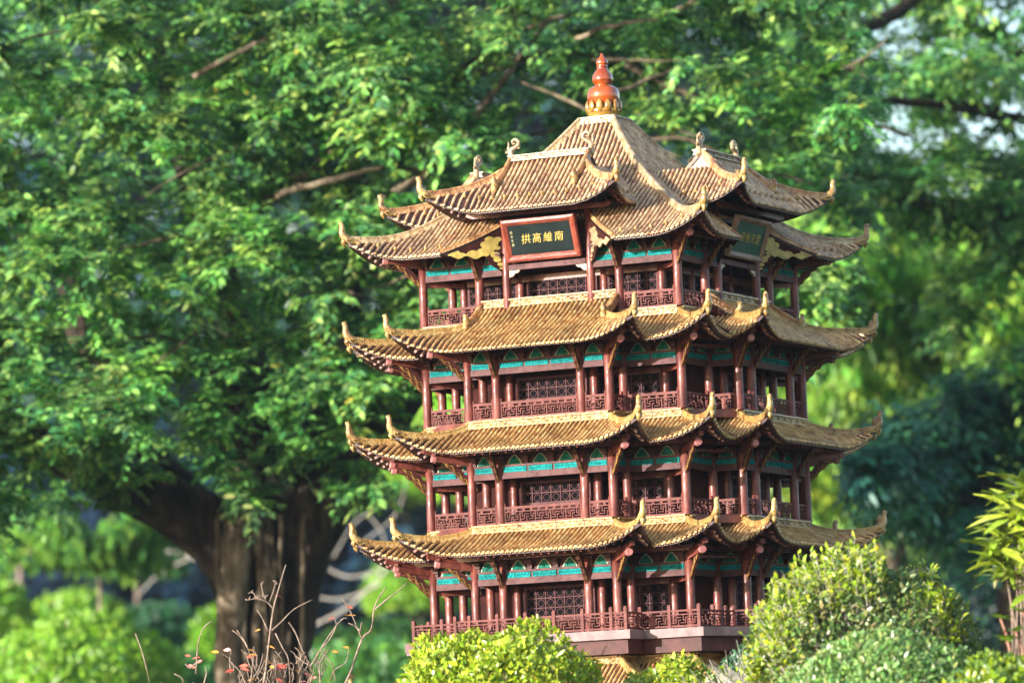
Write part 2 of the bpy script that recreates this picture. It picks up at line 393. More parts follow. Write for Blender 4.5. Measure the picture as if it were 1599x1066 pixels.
def build_roof(idx, fcs, D, tile, ridge_mat, orn, hips, F=.022, inner_z=None, knob=False, sl='eave_roof', faces=(0, 1, 2, 3)):
    roof = slab_of(sl, fcs, GROOVE, pag)
    rb = M3(); rf = M3(); kb = M3()
    for f in fcs:
        f.ribs(rb); f.rafters(rf)
        if knob: f.knobs(kb)
    rbm = rb.mesh('tile_rows', tile, True); rfm = rf.mesh('rafters', MAROON)
    kbm = kb.mesh('tile_nails', GOLD, True) if knob else None
    for k in faces:
        K = RZ(k*math.pi/2)
        put('tile_rows', rbm, roof, K, kind='stuff'); put('rafters', rfm, roof, K, kind='stuff')
        if kbm: put('tile_nails', kbm, roof, K, kind='stuff')
        for (f, side, ds) in hips:
            if k == 2 : pass
            pts = hip_points(f, side, ds)
            hm = ridge_blocks(pts).mesh('hip_ridge', ridge_mat)
            put('hip_ridge', hm, roof, K)
            e, e0 = pts[-1], pts[-2]; dr = (e-e0); ang = math.atan2(dr.y, dr.x)
            put('roof_ornament', orn, roof, K @ T(*(e+Vector((dr.x, dr.y, 0)).normalized()*.004)) @ RZ(ang) @ Matrix.Rotation(-.12, 4, 'Y'))
    return roof

# ---- storey roofs R1..R3
DD = .12
def lin(zi, ze, D, pw=1.25, up=0, s=0):
    return lambda d: ze+(zi-ze)*max(0, (1-d/D))**pw if d >= 0 else zi-d*s
hipd = [0, .02, .04, .06, .08, .10, .12]
flash_lines = [((-B, -A-P_), (B, -A-P_), (0, -1)), ((B, -A-P_), (B, -A), (1, 0)), ((-B, -A), (-B, -A-P_), (-1, 0)),
               ((B, -A), (A, -A), (0, -1)), ((-A, -A), (-B, -A), (0, -1))]
roofs = []
for i in range(3):
    zi = FL[i+1]-.018; pr = lin(zi, ZE[i], DD)
    if i < 2: fcs = facets_cross(DD, pr)
    else:
        pb = lambda d: ZE[2]+(.325-ZE[2])*(DD-d)/(DD+P_)*(1-.10*(d+P_)/(DD+P_)*(DD-d)/(DD+P_)*4)
        fcs = facets_cross(DD, pr, bay_up=P_, profb=pb)
        s3 = lambda d: pb(max(d, 0))
        for f in (fcs[1], fcs[2]): f.prof = pb
    hips = [(fcs[0], 1, hipd), (fcs[0], -1, hipd), (fcs[3], 1, hipd)]
    rm = GOLD if i < 2 else GOLD
    roof = build_roof(i, fcs, DD, TILE[0], rm, ORN, hips); roofs.append(roof)
    for k in range(4):
        for j, (p0, p1, nn) in enumerate(flash_lines):
            if i == 2 and j in (0, 1, 2): continue
            lay_blocks(p0, p1, nn, FL[i+1]-.010, roof, k, GOLD)
        if i == 2:
            lay_blocks((-B, -A+.004), (B, -A+.004), (0, -1), .334, roof, k, GOLD)
            for s in (-1, 1):
                f = fcs[0]; x = f.xl(0) if s < 0 else f.xr(0); x -= s*.004
                pts = [f.pt(x, d)+Vector((0, 0, .007)) for d in (-P_, -P_*.66, -P_*.33, 0, .004)]
                put('hip_ridge', ridge_blocks(pts).mesh('verge_ridge', BRIDGE), roof, RZ(k*math.pi/2))
                e = pts[-1]
                put('ridge_beast', BEAST, roof, RZ(k*math.pi/2) @ T(*e) @ RZ(-math.pi/2))
                gm = M3(); xx = s*(B-.002)
                gm.prism([(-A-P_+.002, pb(0)-.006), (-A, pb(0)-.006), (-A, .322)], lambda y, z: (xx, y, z), lambda y, z: (xx-s*.008, y, z))
                put('gable_board', gm.mesh('gable_board', DARK), roof, RZ(k*math.pi/2))
# ---- the lowest roof, mostly behind the shrubs
pr0 = lin(-.592, -.73, .20, 1.15)
f0 = facets_cross(.20, pr0, L=.07, F=.03)
hd0 = [0, .03, .06, .10, .14, .17, .20]
r0 = build_roof(9, f0, .20, TILE[0], GOLD, ORN, [(f0[0], 1, hd0), (f0[0], -1, hd0), (f0[3], 1, hd0)])
for k in range(4):
    for s in (-1, 1): put('ridge_end_tail', TAIL, r0, RZ(k*math.pi/2) @ T(s*(B+.002), -A-P_-.004, -.577) @ RZ(math.pi if s > 0 else 0))
    for j, (p0, p1, nn) in enumerate(flash_lines): lay_blocks(p0, p1, nn, -.588, r0, k, GOLD)

# ---- top roof
_hr = [.0, .04, .08, .129, .223, .309, .36, .413, .48]; _hz = [.88, .833, .779, .718, .632, .574, .535, .496, .4605]
def ptop(d): return float(np.interp(A+d, _hr, _hz))
def ptop_s(d): return sum(ptop(d+e) for e in (-.03, -.015, 0, .015, .03))/5 if d < .09 else ptop(d)+(sum(ptop(.09+e) for e in (-.03, -.015, 0, .015, .03))/5-ptop(.09))*(.12-d)/.03
HI = -.315
rg = [(HI, 0, lambda d: -d, lambda d: 2*A+d), (0, DD, lambda d: -d, lambda d: A-.125-d), (0, DD, lambda d: A+.125+d, lambda d: 2*A+d)]
ft = Facet((-A, -A), (1, 0), (0, -1), 2*A, 1, 1, DD, ptop_s, .05, .022, -.02, .15, rg)
hd = [HI, -.26, -.2, -.14, -.08, -.03, .01, .04, .06, .08, .10, .12]
top = build_roof(3, [ft], DD, TILE[1], CREAMG, ORN, [(ft, 1, hd)], knob=True)
for k in range(4):
    lay_blocks((-.044, -.046), (.044, -.046), (0, -1), ptop_s(HI)+.002, top, k, CREAMG, h=.018, dp=.008)
# verge edge bars beside the dormer cut
for k in range(4):
    for s in (-1, 1):
        pts = [ft.pt(A+s*(.125+d), d)+Vector((0, 0, .004)) for d in (0, .03, .06, .09, .118)]
        put('verge_ridge', ridge_blocks(pts, .008, .009).mesh('verge_ridge', BRIDGE), top, RZ(k*math.pi/2))
# ---- dormer roofs
DZ = lambda d: .560+.142*max(0, (DD-d)/.16)**1.08
DX = .120
def dormer_facets():
    rgf = [(-.04, 0, lambda d: .006, lambda d: 2*DX-.006), (0, DD, lambda d: -d, lambda d: 2*DX+d)]
    fs = [Facet((-DX, -A), (1, 0), (0, -1), 2*DX, 1, 1, DD, DZ, .045, .030, 0, .12, rgf)]
    fs.append(Facet((DX, -A), (0, 1), (1, 0), .17, 1, 0, DD, DZ, .045, .030, 0, .12))
    fs.append(Facet((-DX, -A+.17), (0, -1), (-1, 0), .17, 0, 1, DD, DZ, .045, .030, 0, .12))
    bk = Facet((-DX+.006, -A+.08), (1, 0), (0, 1), 2*DX-.012, 0, 0, DD, DZ, 0, 0, 0, .1, [(-.04, .07, lambda d: 0, lambda d: 2*DX-.012)])
    return fs, bk
dfs, dbk = dormer_facets()
for k in range(4):
    K = RZ(k*math.pi/2)
    m = M3()
    for f in dfs+[dbk]: f.sheet(m)
    dr = put('dormer_roof', m.mesh('dormer_roof', GROOVE), pag, K)
    if k == 0:
        rb = M3(); kb = M3(); rf = M3()
        for f in dfs: f.ribs(rb); f.knobs(kb, .034, .085); f.rafters(rf)
        dbk.ribs(rb)
        rbm = rb.mesh('tile_rows', TILE[1], True); kbm = kb.mesh('tile_nails', GOLD, True); rfm = rf.mesh('rafters', MAROON)
    put('tile_rows', rbm, dr, K, kind='stuff'); put('tile_nails', kbm, dr, K, kind='stuff'); put('rafters', rfm, dr, K, kind='stuff')
    lay_blocks((-DX+.004, -A+.0335), (DX-.004, -A+.0335), (0, -1), .706, dr, k, CREAMG, h=.015)
    lay_blocks((DX-.004, -A+.0465), (-DX+.004, -A+.0465), (0, 1), .706, dr, k, CREAMG, h=.015)
    for s in (-1, 1):
        f = dfs[0]; side = 1 if s > 0 else -1
        hp = hip_points(f, side, hipd); hp = [hp[0]+Vector((-s*.012, .012, .008))]+hp
        put('hip_ridge', ridge_blocks(hp).mesh('hip_ridge', BRIDGE), dr, K)
        e, e0 = hp[-1], hp[-2]; ang = math.atan2((e-e0).y, (e-e0).x)
        put('roof_ornament', ORN, dr, K @ T(*(e+Vector(((e-e0).x, (e-e0).y, 0)).normalized()*.004)) @ RZ(ang) @ Matrix.Rotation(-.12, 4, 'Y'))
        x = DX+s*(DX-.008)
        pts = [f.pt(x, d)+Vector((0, 0, .008)) for d in (-.038, -.02, 0, .02, .04, .058)]
        put('verge_ridge', ridge_blocks(pts, .010, .016).mesh('verge_ridge', BRIDGE), dr, K)
        put('ridge_beast', BEAST, dr, K @ T(*pts[-1]) @ RZ(-math.pi/2))
        put('ridge_end_tail', TAIL, dr, K @ T(s*(DX-.010), -A+.040, .712) @ RZ(0 if s < 0 else math.pi))
        gm = M3(); xx = s*(DX-.010)
        gm.prism([(-A-.002, DZ(0)-.004), (-A+.082, DZ(0)-.004), (-A+.04, .697)], lambda y, z: (xx, y, z), lambda y, z: (xx-s*.008, y, z))
        put('gable_board', gm.mesh('gable_board', BRIDGE), dr, K)

# ---- finial
fb = M3(); fb.lathe([(.036, .848), (.040, .862), (.0425, .876), (.0425, .886), (.038, .897), (.027, .9045), (.0195, .906), (.0205, .909), (.0265, .915), (.0275, .924), (.0255, .934), (.0195, .943), (.0145, .949), (.0135, .953), (.0150, .955), (.0150, .9575),
                     (.0115, .959), (.0150, .9625), (.0158, .967), (.0140, .973), (.0085, .980), (.0045, .985), (.0038, .990), (.0015, .992)], 28)
fin = put('finial', fb.mesh('finial', FINIAL, True), pag, T(0, 0, .0155))
bs = M3(); bs.lathe([(.036, .822), (.040, .840), (.044, .850), (.046, .856), (.042, .860), (.038, .866)], 20); put('finial_base', bs.mesh('finial_base', FINY, True), fin)
pe = M3(); pe.tube([(0, 0, 0), (.002, 0, .010), (.003, 0, .020), (.001, 0, .027), (-.001, 0, .031)], [.007, .0092, .0085, .0045, .0008], 8)
pem = pe.mesh('petal', FINY, True)
for i in range(12):
    a = i*math.pi/6+.2; put('petal', pem, fin, RZ(a) @ T(.0425, 0, .8515) @ Matrix.Diagonal((.62, 1, 1, 1)))

# ---- storeys
cm_cache = {}
def column_mesh(h, r=.0115):
    k = (round(h, 3), r)
    if k not in cm_cache:
        m = M3(); m.lathe([(r*1.12, 0), (r*1.12, .004), (r, .006), (r*.98, h*.5), (r*.94, h)], 14); cm_cache[k] = m.mesh('column', MAROON, True)
    return cm_cache[k]
def fret(wd, h):
    m = M3(); t = .0009; c = h/4; n = max(2, round(wd/c)); c2 = wd/n; x0 = -wd/2
    H = lambda i0, i1, j: m.box(x0+i0*c2-t, x0+i1*c2+t, -.0012, .0012, j*c-t, j*c+t)
    V = lambda i, j0, j1: m.box(x0+i*c2-t, x0+i*c2+t, -.0009, .0009, j0*c, j1*c)
    H(0, n, 0); H(0, n, 4); V(0, 0, 4); V(n, 0, 4)
    for i in range(n):
        q = i % 4
        if q == 0: H(i, min(i+2, n), 1); V(min(i+2, n), 1, 2)
        if q == 1: V(i, 2, 4); H(i, min(i+1, n), 2)
        if q == 2: H(i, min(i+2, n), 3); V(i, 2, 3)
        if q == 3: V(i, 0, 2); H(i, min(i+1, n), 2)
    return m
fr_cache = {}
def fret_mesh(wd, h):
    k = (round(wd, 3), round(h, 3))
    if k not in fr_cache: fr_cache[k] = fret(wd, h).mesh('fret_panel', RAIL)
    return fr_cache[k]
def rail_run(p0, p1, z, k, npan, inset=.012, balcony=False, post_at_end=True, parent=None):
    """railing from p0 to p1 (face frame), as one part with fret panels"""
    p0 = Vector((*p0, z)); p1 = Vector((*p1, z)); L0 = (p1-p0).length; d = (p1-p0)/L0; ang = math.atan2(d.y, d.x)
    Mx = RZ(k*math.pi/2) @ T(*p0) @ RZ(ang); L1 = L0-2*inset; m = M3()
    if balcony:
        m.box(inset, inset+L1, -.0028, .0028, .041, .0455); m.box(inset, inset+L1, -.002, .002, .0335, .0352); m.box(inset, inset+L1, -.0028, .0028, .003, .0065)
        for i in range(npan*2): m.box(inset+(i+.5)*L1/npan/2-.003, inset+(i+.5)*L1/npan/2+.003, -.0015, .0015, .0352, .041)
    else:
        m.box(inset, inset+L1, -.0028, .0028, .037, .0435); m.box(inset, inset+L1, -.0018, .0018, .0300, .0318); m.box(inset, inset+L1, -.0028, .0028, .0005, .0045)
        for i in range(npan*2): m.box(inset+(i+.5)*L1/npan/2-.0035, inset+(i+.5)*L1/npan/2+.0035, -.0015, .0015, .0318, .037)
        for x in (inset+.001, inset+L1-.001): m.lathe([(.0022, 0), (.0022, .048), (.0030, .050), (.0012, .053)], 6, (x, 0))
    o = put('railing', m.mesh('railing', RAIL), pag, Mx)
    h = .0255 if not balcony else .0268; zb = .0045 if not balcony else .0066
    for i in range(npan): put('fret_panel', fret_mesh(L1/npan-.001, h), o, Mx @ T(inset+(i+.5)*L1/npan, 0, zb))
    return o
arch_o = [(-.0205, 0), (-.0190, .004), (-.0155, .0105), (-.0110, .0150), (-.0065, .0205), (-.002, .0240), (0, .0250), (.002, .0240), (.0065, .0205), (.0110, .0150), (.0155, .0105), (.0190, .004), (.0205, 0)]
am = M3(); am.prism([(x, z) for x, z in arch_o], lambda x, z: (x, -.004, z), lambda x, z: (x, 0, z)); AM = am.mesh('arch_trim', CREAM)
am = M3(); am.prism([(x*.84, z*.86+.0004) for x, z in arch_o], lambda x, z: (x, -.0055, z), lambda x, z: (x, -.001, z))
am.tube([(0, -.0055, .003), (.004, -.006, .006), (0, -.006, .010), (-.004, -.006, .006), (0, -.006, .003)], .0007, 4); AI = am.mesh('arch_panel', TEALD)
pn_cache = {}
def panel_mesh(wd):
    k = round(wd, 4)
    if k not in pn_cache:
        m = M3(); m.box(-wd/2, wd/2, -.0025, .002, 0, .0130)
        for i in range(7): x = -wd/2+wd*(i+.5)/7; m.tube([(x-wd*.05, -.0028, .004), (x, -.0034, .009), (x+wd*.05, -.0028, .005)], .0009, 4)
        pn_cache[k] = m.mesh('painted_panel', TEAL)
    return pn_cache[k]
def beam_run(p0, p1, zb, k, npan, detail=True, r=.0105):
    p0 = Vector((*p0, 0)); p1 = Vector((*p1, 0)); L0 = (p1-p0).length; d = (p1-p0)/L0; ang = math.atan2(d.y, d.x)
    Mx = RZ(k*math.pi/2) @ T(p0.x, p0.y, zb) @ RZ(ang); a, b = r, L0-r
    m = M3(); m.box(a, b, -.0065, .0065, 0, .0155)
    m.box(a, b, -.003, .003, .0155, .0300)        # backing of the panels
    m.box(a, b, -.0065, .0065, .0300, .0352)
    bm_ = put('beam', m.mesh('beam', BEAM), pag, Mx)
    m2 = M3(); m2.box(a, b, -.0015, .004, .0352, .070)
    Lp = (b-a)/npan
    if detail:
        for i in range(npan+1):                       # little carved blocks between the arches
            x = min(max(a+i*Lp, a+.004), b-.004)
            m2.box(x-.004, x+.004, -.010, 0, .0357, .043); m2.box(x-.0065, x+.0065, -.016, 0, .044, .0505); m2.box(x-.009, x+.009, -.024, 0, .0515, .057)
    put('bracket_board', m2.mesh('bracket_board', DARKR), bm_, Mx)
    if detail:
        for i in range(npan):
            xc = a+(i+.5)*Lp
            put('painted_panel', panel_mesh(Lp-.0065), bm_, Mx @ T(xc, -.0032, .0162))
            s = min(1, (Lp-.01)/.041)
            Ms = Matrix.Diagonal((s, 1, 1, 1))
            put('arch_trim', AM, bm_, Mx @ T(xc, -.0018, .0356) @ Ms); put('arch_panel', AI, bm_, Mx @ T(xc, -.0018, .0356) @ Ms)
    return bm_
def purlin(p0, p1, z, k, ext=.02):
    p0 = Vector((*p0, z)); p1 = Vector((*p1, z)); d = (p1-p0).normalized()
    m = M3(); m.bar(p0-d*ext, p1+d*ext, .010, .012)
    for e, s in ((p0-d*ext, -1), (p1+d*ext, 1)): m.bar(e, e+d*s*.014+Vector((0, 0, .006)), .0095, .0105)
    put('purlin', m.mesh('purlin', MAROON), pag, RZ(k*math.pi/2))
def bracket_mesh(Lr, H):
    m = M3()
    pts = [(0, 0), (.006, .006), (.014, .010), (.022, .020), (.032, .026), (.040, .038), (.052, .043), (.062, .054), (.078, .060), (.086, .070), (.080, .074), (.0, .074)]
    pl = [(x/.086*Lr, z/.074*H) for x, z in pts]
    for i in range(9):      # a slender wavy strut, piece by piece
        a_, b_ = pl[i], pl[i+1]; up = lambda q: (max(0, q[0]-.006), q[1]+.020+.002*math.sin(q[0]*300))
        m.prism([a_, b_, up(b_), up(a_)], lambda x, z: (x, -.0034, z), lambda x, z: (x, .0034, z))
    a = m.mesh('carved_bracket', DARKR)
    g2 = M3()
    for s in (-1, 1):
        q = [(x+.001, s*.0036, z+(.012 if i % 2 else .006)) for i, (x, z) in enumerate(pl[:10])]
        g2.tube(smooth_path(q, 2), .0011, 4)
        q = [(x, s*.0036, z+.002) for i, (x, z) in enumerate(pl[:10])]
        g2.tube(smooth_path(q, 2), .0010, 4)
    return a, g2.mesh('gilt_carving', GILTD)
BRK = bracket_mesh(.086, .078); BRS = bracket_mesh(.050, .074)
def bracket(x, y, zb, ang, k, big=True):
    a, g_ = BRK if big else BRS; r = .0100
    Mx = RZ(k*math.pi/2) @ T(x, y, zb-.012) @ RZ(ang) @ T(r, 0, 0)
    o = put('carved_bracket', a, pag, Mx); put('gilt_carving', g_, o, Mx)
rt = M3(); rt.bar((0, 0, -.010), (.125, 0, .012), .012, .012); rt.bar((.0, 0, -.022), (.098, 0, -.008), .015, .013)
rt.lathe([(.0105, 0), (.0105, .006)], 8, (.096, 0)); RT1 = rt.mesh('hip_rafter', MAROON)
re = M3(); re.tube([(.094, 0, -.0095), (.1045, 0, -.008)], [.0098, .0088], 8); RE1 = re.mesh('rafter_cap', mat('faded_pink_paint', (.42, .12, .11), (.52, .25, .24), None, 60, .5))

def cross_poly(a, b, p):
    q = [(-b, -a-p), (b, -a-p), (b, -a), (a, -a)]; out = []
    for k in range(4):
        for x, y in q:
            for _ in range(k): x, y = -y, x
            out.append((x, y))
    return out
def sq(a): return [(-a, -a), (a, -a), (a, a), (-a, a)]
def core(name, poly, z0, z1, m_, parent=pag):
    m = M3(); m.prism(poly, lambda x, y: (x, y, z0), lambda x, y: (x, y, z1)); m.f = [tuple(reversed(f)) for f in m.f]
    return put(name, m.mesh(name, m_), parent)
# window lattice cell: square frame with an octagonal ring and four ties
def cell_mesh(cw, ch):
    m = M3(); t = .0013
    m.box(-cw/2, cw/2, -.002, .0005, -ch/2-t, -ch/2+t); m.box(-cw/2, cw/2, -.002, .0005, ch/2-t, ch/2+t)
    m.box(-cw/2-t, -cw/2+t, -.0024, .0005, -ch/2, ch/2); m.box(cw/2-t, cw/2+t, -.0024, .0005, -ch/2, ch/2)
    r = min(cw, ch)*.36; o = [(r*math.cos(a), r*math.sin(a)) for a in [math.pi/8+i*math.pi/4 for i in range(8)]]
    for i in range(8):
        p, q = o[i], o[(i+1) % 8]; m.bar((p[0], -.0006, p[1]), (q[0], -.0006, q[1]), .0011, .0011, (0, 1, 0))
    for i in range(4):
        a = i*math.pi/2; c, s = math.cos(a), math.sin(a); m.bar((r*.92*c, -.0006, r*.92*s), (cw/2*abs(c)*np.sign(c) if abs(c) > .5 else 0, -.0006, ch/2*np.sign(s) if abs(s) > .5 else 0), .0010, .0010, (0, 1, 0))
    return m.mesh('lattice_cell', LATT)
CELL = cell_mesh(.0265, .0248)
def window(x0, x1, y, z0, rows, k, ang=0, ox=0, oy=0):
    """lattice window in a core wall facing -y (rotated by ang about ox, oy)"""
    Mx = RZ(k*math.pi/2) @ T(ox, oy, 0) @ RZ(ang); h = rows*.0248; n = max(1, int((x1-x0)/.0265)); wd = n*.0265; xc = (x0+x1)/2
    m = M3(); m.box(xc-wd/2, xc+wd/2, y-.0035, y-.0005, z0, z0+h)
    win = put('window', m.mesh('window', PANE), pag, Mx)
    f = M3()
    for a_, b_, c_, d_ in ((-wd/2-.006, wd/2+.006, -.005, 0), (-wd/2-.006, wd/2+.006, h, h+.005), (-wd/2-.006, -wd/2-.0005, 0, h), (wd/2+.0005, wd/2+.006, 0, h)):
        f.box(xc+a_, xc+b_, y-.0075, y+.0002, z0+c_, z0+d_)
    put('window_frame', f.mesh('window_frame', LATT), win, Mx)
    for i in range(n):
        for j in range(rows): put('lattice_cell', CELL, win, Mx @ T(xc-wd/2+(i+.5)*.0265, y-.0042, z0+(j+.5)*.0248))

SEEN = (0, 1)           # the two faces the photograph shows; the others are plainer
AP = A+P_
for i in range(4):
    zf, zb = FL[i], ZB[i]; topst = i == 3
    if topst: zf = .290
    hcol = zb+.068-zf
    # core walls and ceiling boards
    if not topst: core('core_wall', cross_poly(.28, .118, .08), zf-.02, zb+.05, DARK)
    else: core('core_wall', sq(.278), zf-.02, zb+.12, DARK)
    # floor
    if i > 0: core('floor_slab', cross_poly(A-.001, B-.001, P_) if not topst else sq(A-.001), zf-.020, zf-.0005, MAROON)
    poly = cross_poly(A-.004, B-.004, P_) if not topst else sq(A-.004)
    core('ceiling_board', poly, zb+.044, zb+.050, MAROON)
    for k in range(4):
        K = RZ(k*math.pi/2)
        det = k in SEEN
        oc = [(-B, -AP), (-BI, -AP), (BI, -AP), (B, -AP), (A, -A), (-B, -A), (B, -A)] if not topst else [(A, -A), (-B, -A), (B, -A)]
        for x, y in oc: put('column', column_mesh(hcol), pag, K @ T(x, y, zf-.001))
        if topst:
            for x in (-BI, BI): put('column', column_mesh(.575-zf, .0110), pag, K @ T(x, -A, zf-.001))
        ic = [(-BI, -A), (BI, -A), (.28, -.28), (.119, -.28), (-.119, -.28)] if not topst else [(-BI, -.28), (BI, -.28), (.28, -.28)]
        for x, y in ic: put('column', column_mesh(zb+.044-zf, .0100), pag, K @ T(x, y-.004, zf-.001))
        # beams
        if not topst:
            runs = [((-B, -AP), (-BI, -AP), 1), ((-BI, -AP), (BI, -AP), 3), ((BI, -AP), (B, -AP), 1), ((B, -AP), (B, -A), 1), ((-B, -A), (-B, -AP), 1), ((B, -A), (A, -A), 2), ((-A, -A), (-B, -A), 2)]
        else:
            runs = [((-A, -A), (-B, -A), 2), ((-B, -A), (-BI, -A), 1), ((BI, -A), (B, -A), 1), ((B, -A), (A, -A), 2)]
        for p0, p1, npn in runs:
            beam_run(p0, p1, zb, k, npn, det)
            if i > 0: rail_run(p0, p1, zf, k, {1: 1, 2: 3, 3: 5}[npn])
        if topst:
            rail_run((-BI, -A), (BI, -A), zf, k, 5)
            m = M3(); m.box(-BI+.010, BI-.010, -A-.008, -A+.008, .4160, .4290); put('beam', m.mesh('beam', BEAM), pag, K)
            for s in (-1, 1):     # pale corner scrolls under the sign beam
                m = M3(); m.prism([(0, 0), (.030, 0), (.024, -.006), (.016, -.007), (.010, -.014), (0, -.017)], lambda x, z: (s*(-BI+.010+x), -A-.004, .415+z), lambda x, z: (s*(-BI+.010+x), -A+.003, .415+z))
                put('corner_scroll', m.mesh('corner_scroll', CREAMG), pag, K)
            m = M3(); m.box(-BI+.010, BI-.010, -A+.004, -A+.010, .4295, .575); put('sign_backing', m.mesh('sign_backing', DARK), pag, K)
        # inner tie beams from column to core
        m = M3()
        for x in (-B, B) if not topst else (): m.bar((x, -A, zb-.004), (x*.6, -.28, zb-.004), .008, .010)
        m.bar((A, -A, zb-.006), (.28, -.28, zb-.006), .009, .012)
        m.box(-.27, .27, -.2895, -.281, zb-.012, zb+.004)
        put('tie_beam', m.mesh('tie_beam', MAROON), pag, K)
        # purlins, hip rafters, brackets
        pz = zb+.0675
        if not topst:
            purlin((-B, -AP-.036), (B, -AP-.036), pz, k); purlin((B+.036, -AP), (B+.036, -A-.05), pz, k, .01); purlin((-B-.036, -A-.05), (-B-.036, -AP), pz, k, .01)
            purlin((B+.05, -A-.036), (A, -A-.036), pz, k); purlin((-A, -A-.036), (-B-.05, -A-.036), pz, k)
            bracket(-B, -AP, zb, R(225), k); bracket(B, -AP, zb, R(-45), k); bracket(A, -A, zb, R(-45), k)
            for x in (-BI, BI): bracket(x, -AP, zb, R(-90), k, False)
            cr = [(-B, -AP, 225), (B, -AP, -45), (A, -A, -45)]
        else:
            purlin((BI+.10, -A-.036), (A, -A-.036), pz, k, .02); purlin((-A, -A-.036), (-BI-.10, -A-.036), pz, k, .02)
            bracket(A, -A, zb, R(-45), k); bracket(-B, -A, zb, R(-90), k, False); bracket(B, -A, zb, R(-90), k, False)
            purlin((-BI, -A-.045), (BI, -A-.045), .556, k, .07)
            cr = [(A, -A, -45)]
        for x, y, dg in cr:
            Mx = K @ T(x, y, zb+.066) @ RZ(R(dg)); o = put('hip_rafter', RT1, pag, Mx); put('rafter_cap', RE1, o, Mx)
        # windows
        rows = 3 if i == 0 else 2; zw = zb-.010-rows*.0248 if not topst else zb-.030-.0496+.02
        if det:
            if not topst:
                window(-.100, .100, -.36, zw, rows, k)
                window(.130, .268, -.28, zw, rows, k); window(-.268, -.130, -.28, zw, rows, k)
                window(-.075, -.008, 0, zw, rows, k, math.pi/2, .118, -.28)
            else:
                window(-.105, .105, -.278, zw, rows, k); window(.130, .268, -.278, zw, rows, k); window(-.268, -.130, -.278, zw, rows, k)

# ---- balcony slab, fascia, balustrade
q = .058
core('balcony_slab', cross_poly(A+q, B+q, P_), -.540, -.5175, SLAB)
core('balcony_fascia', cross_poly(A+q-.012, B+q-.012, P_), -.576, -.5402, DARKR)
qq = .040
pm = M3(); pm.box(-.0042, .0042, -.0042, .0042, 0, .052); pm.box(-.0050, .0050, -.0050, .0050, .0520, .0545); pm.box(-.0036, .0036, -.0036, .0036, .0545, .0585); BPOST = pm.mesh('balustrade_post', RAIL)
for k in range(4):
    xs_ = [-B-qq]+[-.198+i*.0792 for i in range(6)]+[B+qq]
    y = -AP-qq; first = None
    for i in range(7):
        o = rail_run((xs_[i], y), (xs_[i+1], y), -.5175, k, 1, .0045, True); first = first or o
    rest = [((B+qq, -AP-qq), (B+qq, -A-qq)), ((-B-qq, -A-qq), (-B-qq, -AP-qq)), ((B+qq, -A-qq), ((A+B)/2+qq, -A-qq)), (((A+B)/2+qq, -A-qq), (A+qq, -A-qq)),
            ((-A-qq, -A-qq), (-(A+B)/2-qq, -A-qq)), ((-(A+B)/2-qq, -A-qq), (-B-qq, -A-qq))]
    for p0, p1 in rest: rail_run(p0, p1, -.5175, k, 1, .0045, True)
    for x, y2 in [(x, y) for x in xs_]+[(B+qq, -A-qq), (-B-qq, -A-qq), ((A+B)/2+qq, -A-qq), (A+qq, -A-qq), (-(A+B)/2-qq, -A-qq)]:
        put('balustrade_post', BPOST, first, RZ(k*math.pi/2) @ T(x, y2, -.5175))
# ---- ground storey and plinth
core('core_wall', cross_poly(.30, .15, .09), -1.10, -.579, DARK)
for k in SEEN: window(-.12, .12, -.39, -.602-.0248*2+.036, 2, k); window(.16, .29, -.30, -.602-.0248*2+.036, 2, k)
for k in range(4):
    for x, y in [(-B, -AP), (-BI, -AP), (BI, -AP), (B, -AP), (A, -A), (-B, -A), (B, -A)]:
        put('column', column_mesh(.405, .0125), pag, RZ(k*math.pi/2) @ T(x, y, -1.085))
core('plinth', cross_poly(A+.14, B+.14, P_), -1.17, -1.085, STONE); core('plinth_step', cross_poly(A+.22, B+.22, P_), -1.25, -1.1702, STONE)

# ---- sign boards and cloud boards
def field_plate(fn, x0, x1, z0, z1, nx, nz, to3, th):
    """thick plate of the region fn > 0 by marching squares; to3(x, z, off)"""
    m = M3(); V = {}; F = []
    fv = [[fn(x0+(x1-x0)*i/nx, z0+(z1-z0)*j/nz) for j in range(nz+1)] for i in range(nx+1)]
    def vert(key, x, z):
        if key not in V: V[key] = (len(V), x, z)
        return V[key][0]
    bd = {}
    for i in range(nx):
        for j in range(nz):
            cs = [(i, j), (i+1, j), (i+1, j+1), (i, j+1)]; poly = []
            for a in range(4):
                p, q_ = cs[a], cs[(a+1) % 4]; va, vb = fv[p[0]][p[1]], fv[q_[0]][q_[1]]
                if va > 0: poly.append(vert(p, x0+(x1-x0)*p[0]/nx, z0+(z1-z0)*p[1]/nz))
                if (va > 0) != (vb > 0):
                    t = va/(va-vb); key = (min(p, q_), max(p, q_)); poly.append(vert(key, x0+(x1-x0)*(p[0]+(q_[0]-p[0])*t)/nx, z0+(z1-z0)*(p[1]+(q_[1]-p[1])*t)/nz))
            if len(poly) > 2:
                F.append(tuple(poly))
                for a in range(len(poly)): bd[(poly[a], poly[(a+1) % len(poly)])] = 1
    vs = sorted(V.values()); n = len(vs)
    m.add([to3(x, z, th) for _, x, z in vs]+[to3(x, z, 0) for _, x, z in vs], F+[tuple(p+n for p in reversed(f)) for f in F]+[(a, a+n, b+n, b) for a, b in bd if (b, a) not in bd])
    return m
